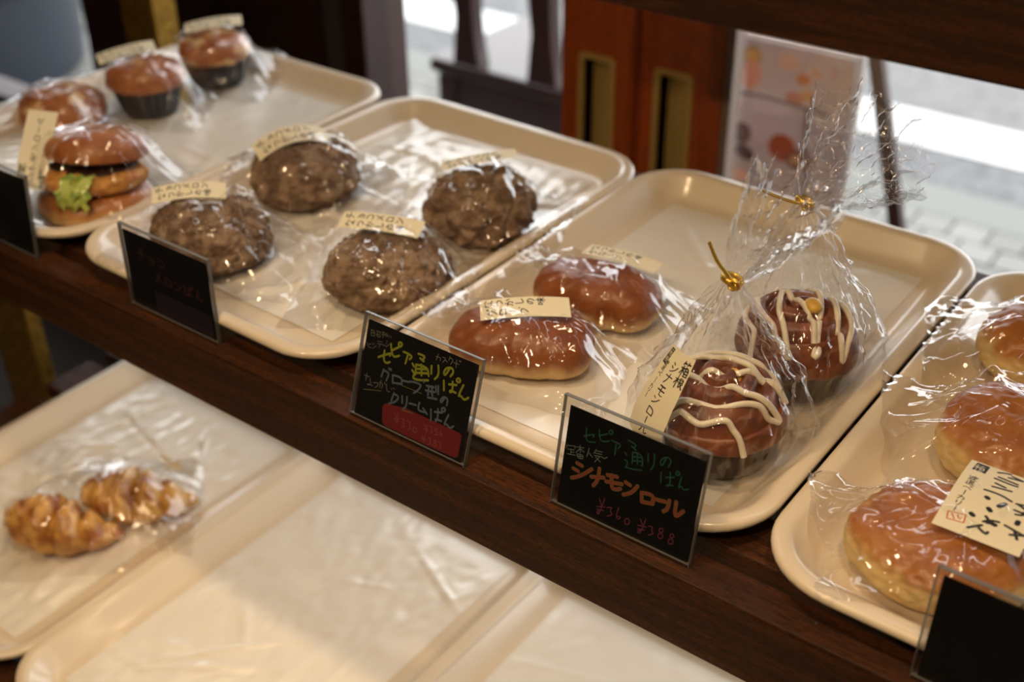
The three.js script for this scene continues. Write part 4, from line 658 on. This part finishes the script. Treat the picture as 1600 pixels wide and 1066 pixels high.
const texMelon = canvasTex(512, 360, (x, w, h) => {
  x.fillStyle = BLACK; x.fillRect(0, 0, w, h); x.fillStyle = '#2a2230'; x.beginPath(); x.roundRect(150, 245, 350, 100, 12); x.fill();
  write(x, 'チョコ', 70, 60, 62, 6, '#4a2a30', false); write(x, 'メロンぱん', 160, 140, 62, 6, '#552f34', false);
});
const texDark = canvasTex(128, 96, (x, w, h) => { x.fillStyle = BLACK; x.fillRect(0, 0, w, h); });
priceCard('black price card at the far left edge in front of the cutlet bun', -0.8925, -0.4585, 0.10, texDark);
priceCard('black price card with barely readable writing in front of the melon buns', -0.672, -0.460, 0.03, texMelon, 0.1, 0.07);
priceCard('black price card with lime and blue writing and a red price panel', -0.437, -0.4545, 0.33, texCream);
priceCard('black price card with pink writing for the cinnamon rolls', -0.2770, -0.4605, 0.20, texCinn, 0.0965, 0.0738, [0.0045, 0.002, 0.006, 0.0015]);
priceCard('plain black card at the right bottom corner before the round buns', -0.0495, -0.459, 0.06, texDark);

// ---------------------------------------------------------------- lamps above the rack
function pendant(label, x, y, z, lip, power) {
  const o = thing('pendant_lamp', label, 'lamp', [x, y, z], 0, 'warm pendant lamps');
  part('cord', new THREE.CylinderGeometry(0.003, 0.003, 2.6 - y - 0.11, 8).translate(0, (2.6 - y + 0.11) / 2, 0), M.blackMetal, o);
  part('shade', new THREE.LatheGeometry([[0.012, 0.12], [0.03, 0.118], [0.07, 0.09], [0.088, 0.05], [0.09, lip], [0.087, lip], [0.085, 0.05], [0.067, 0.086], [0.012, 0.114]].map((p) => new THREE.Vector2(...p)), 40), M.blackMetal, o, 'deep black cylinder shade');
  part('bulb', new THREE.SphereGeometry(0.05, 24, 16), std({ color: lin(1, 0.9, 0.75), emissive: LAMP_COLOR, emissiveIntensity: 20 }), o);
  const l = new THREE.PointLight(LAMP_COLOR, power, 0, 2); l.castShadow = true; l.shadow.radius = 2.5; l.position.set(0, 0, 0); o.add(l);
}
pendant('warm pendant lamp above the chocolate bun tray', -0.50, 2.05, -0.27, -0.16, RACK_LAMP);
pendant('warm pendant lamp above the round bun tray', 0.0, 2.05, -0.27, -0.16, RACK_LAMP);
pendant('warm pendant lamp in the room, left of the photographer', -0.65, 2.05, 0.6, -0.05, ROOM_LAMP);
pendant('warm pendant lamp in the room behind the photographer', -0.05, 2.05, 0.6, -0.05, ROOM_LAMP);
// a slim warm light strip under the upper tray shelf, for the lower trays
{
  RectAreaLightUniformsLib.init();
  const o = thing('shelf_light_strip', 'slim warm light strip fixed under the upper tray shelf', 'lamp', [-0.35, 0.782, -0.505]);
  part('housing', slab(-0.78, 0.78, -0.012, 0, -0.012, 0.012, 0.002), M.blackMetal, o);
  part('light_diffuser', new THREE.BoxGeometry(1.54, 0.002, 0.016).translate(0, -0.0128, 0), std({ color: lin(0.9, 0.85, 0.75), emissive: LAMP_COLOR, emissiveIntensity: 2 }), o);
  const l = new THREE.RectAreaLight(LAMP_COLOR, STRIP_GLOW, 1.54, 0.016); l.position.set(0, -0.0145, 0); l.rotation.x = -Math.PI / 2; o.add(l);
}

renderer.render(scene, camera);
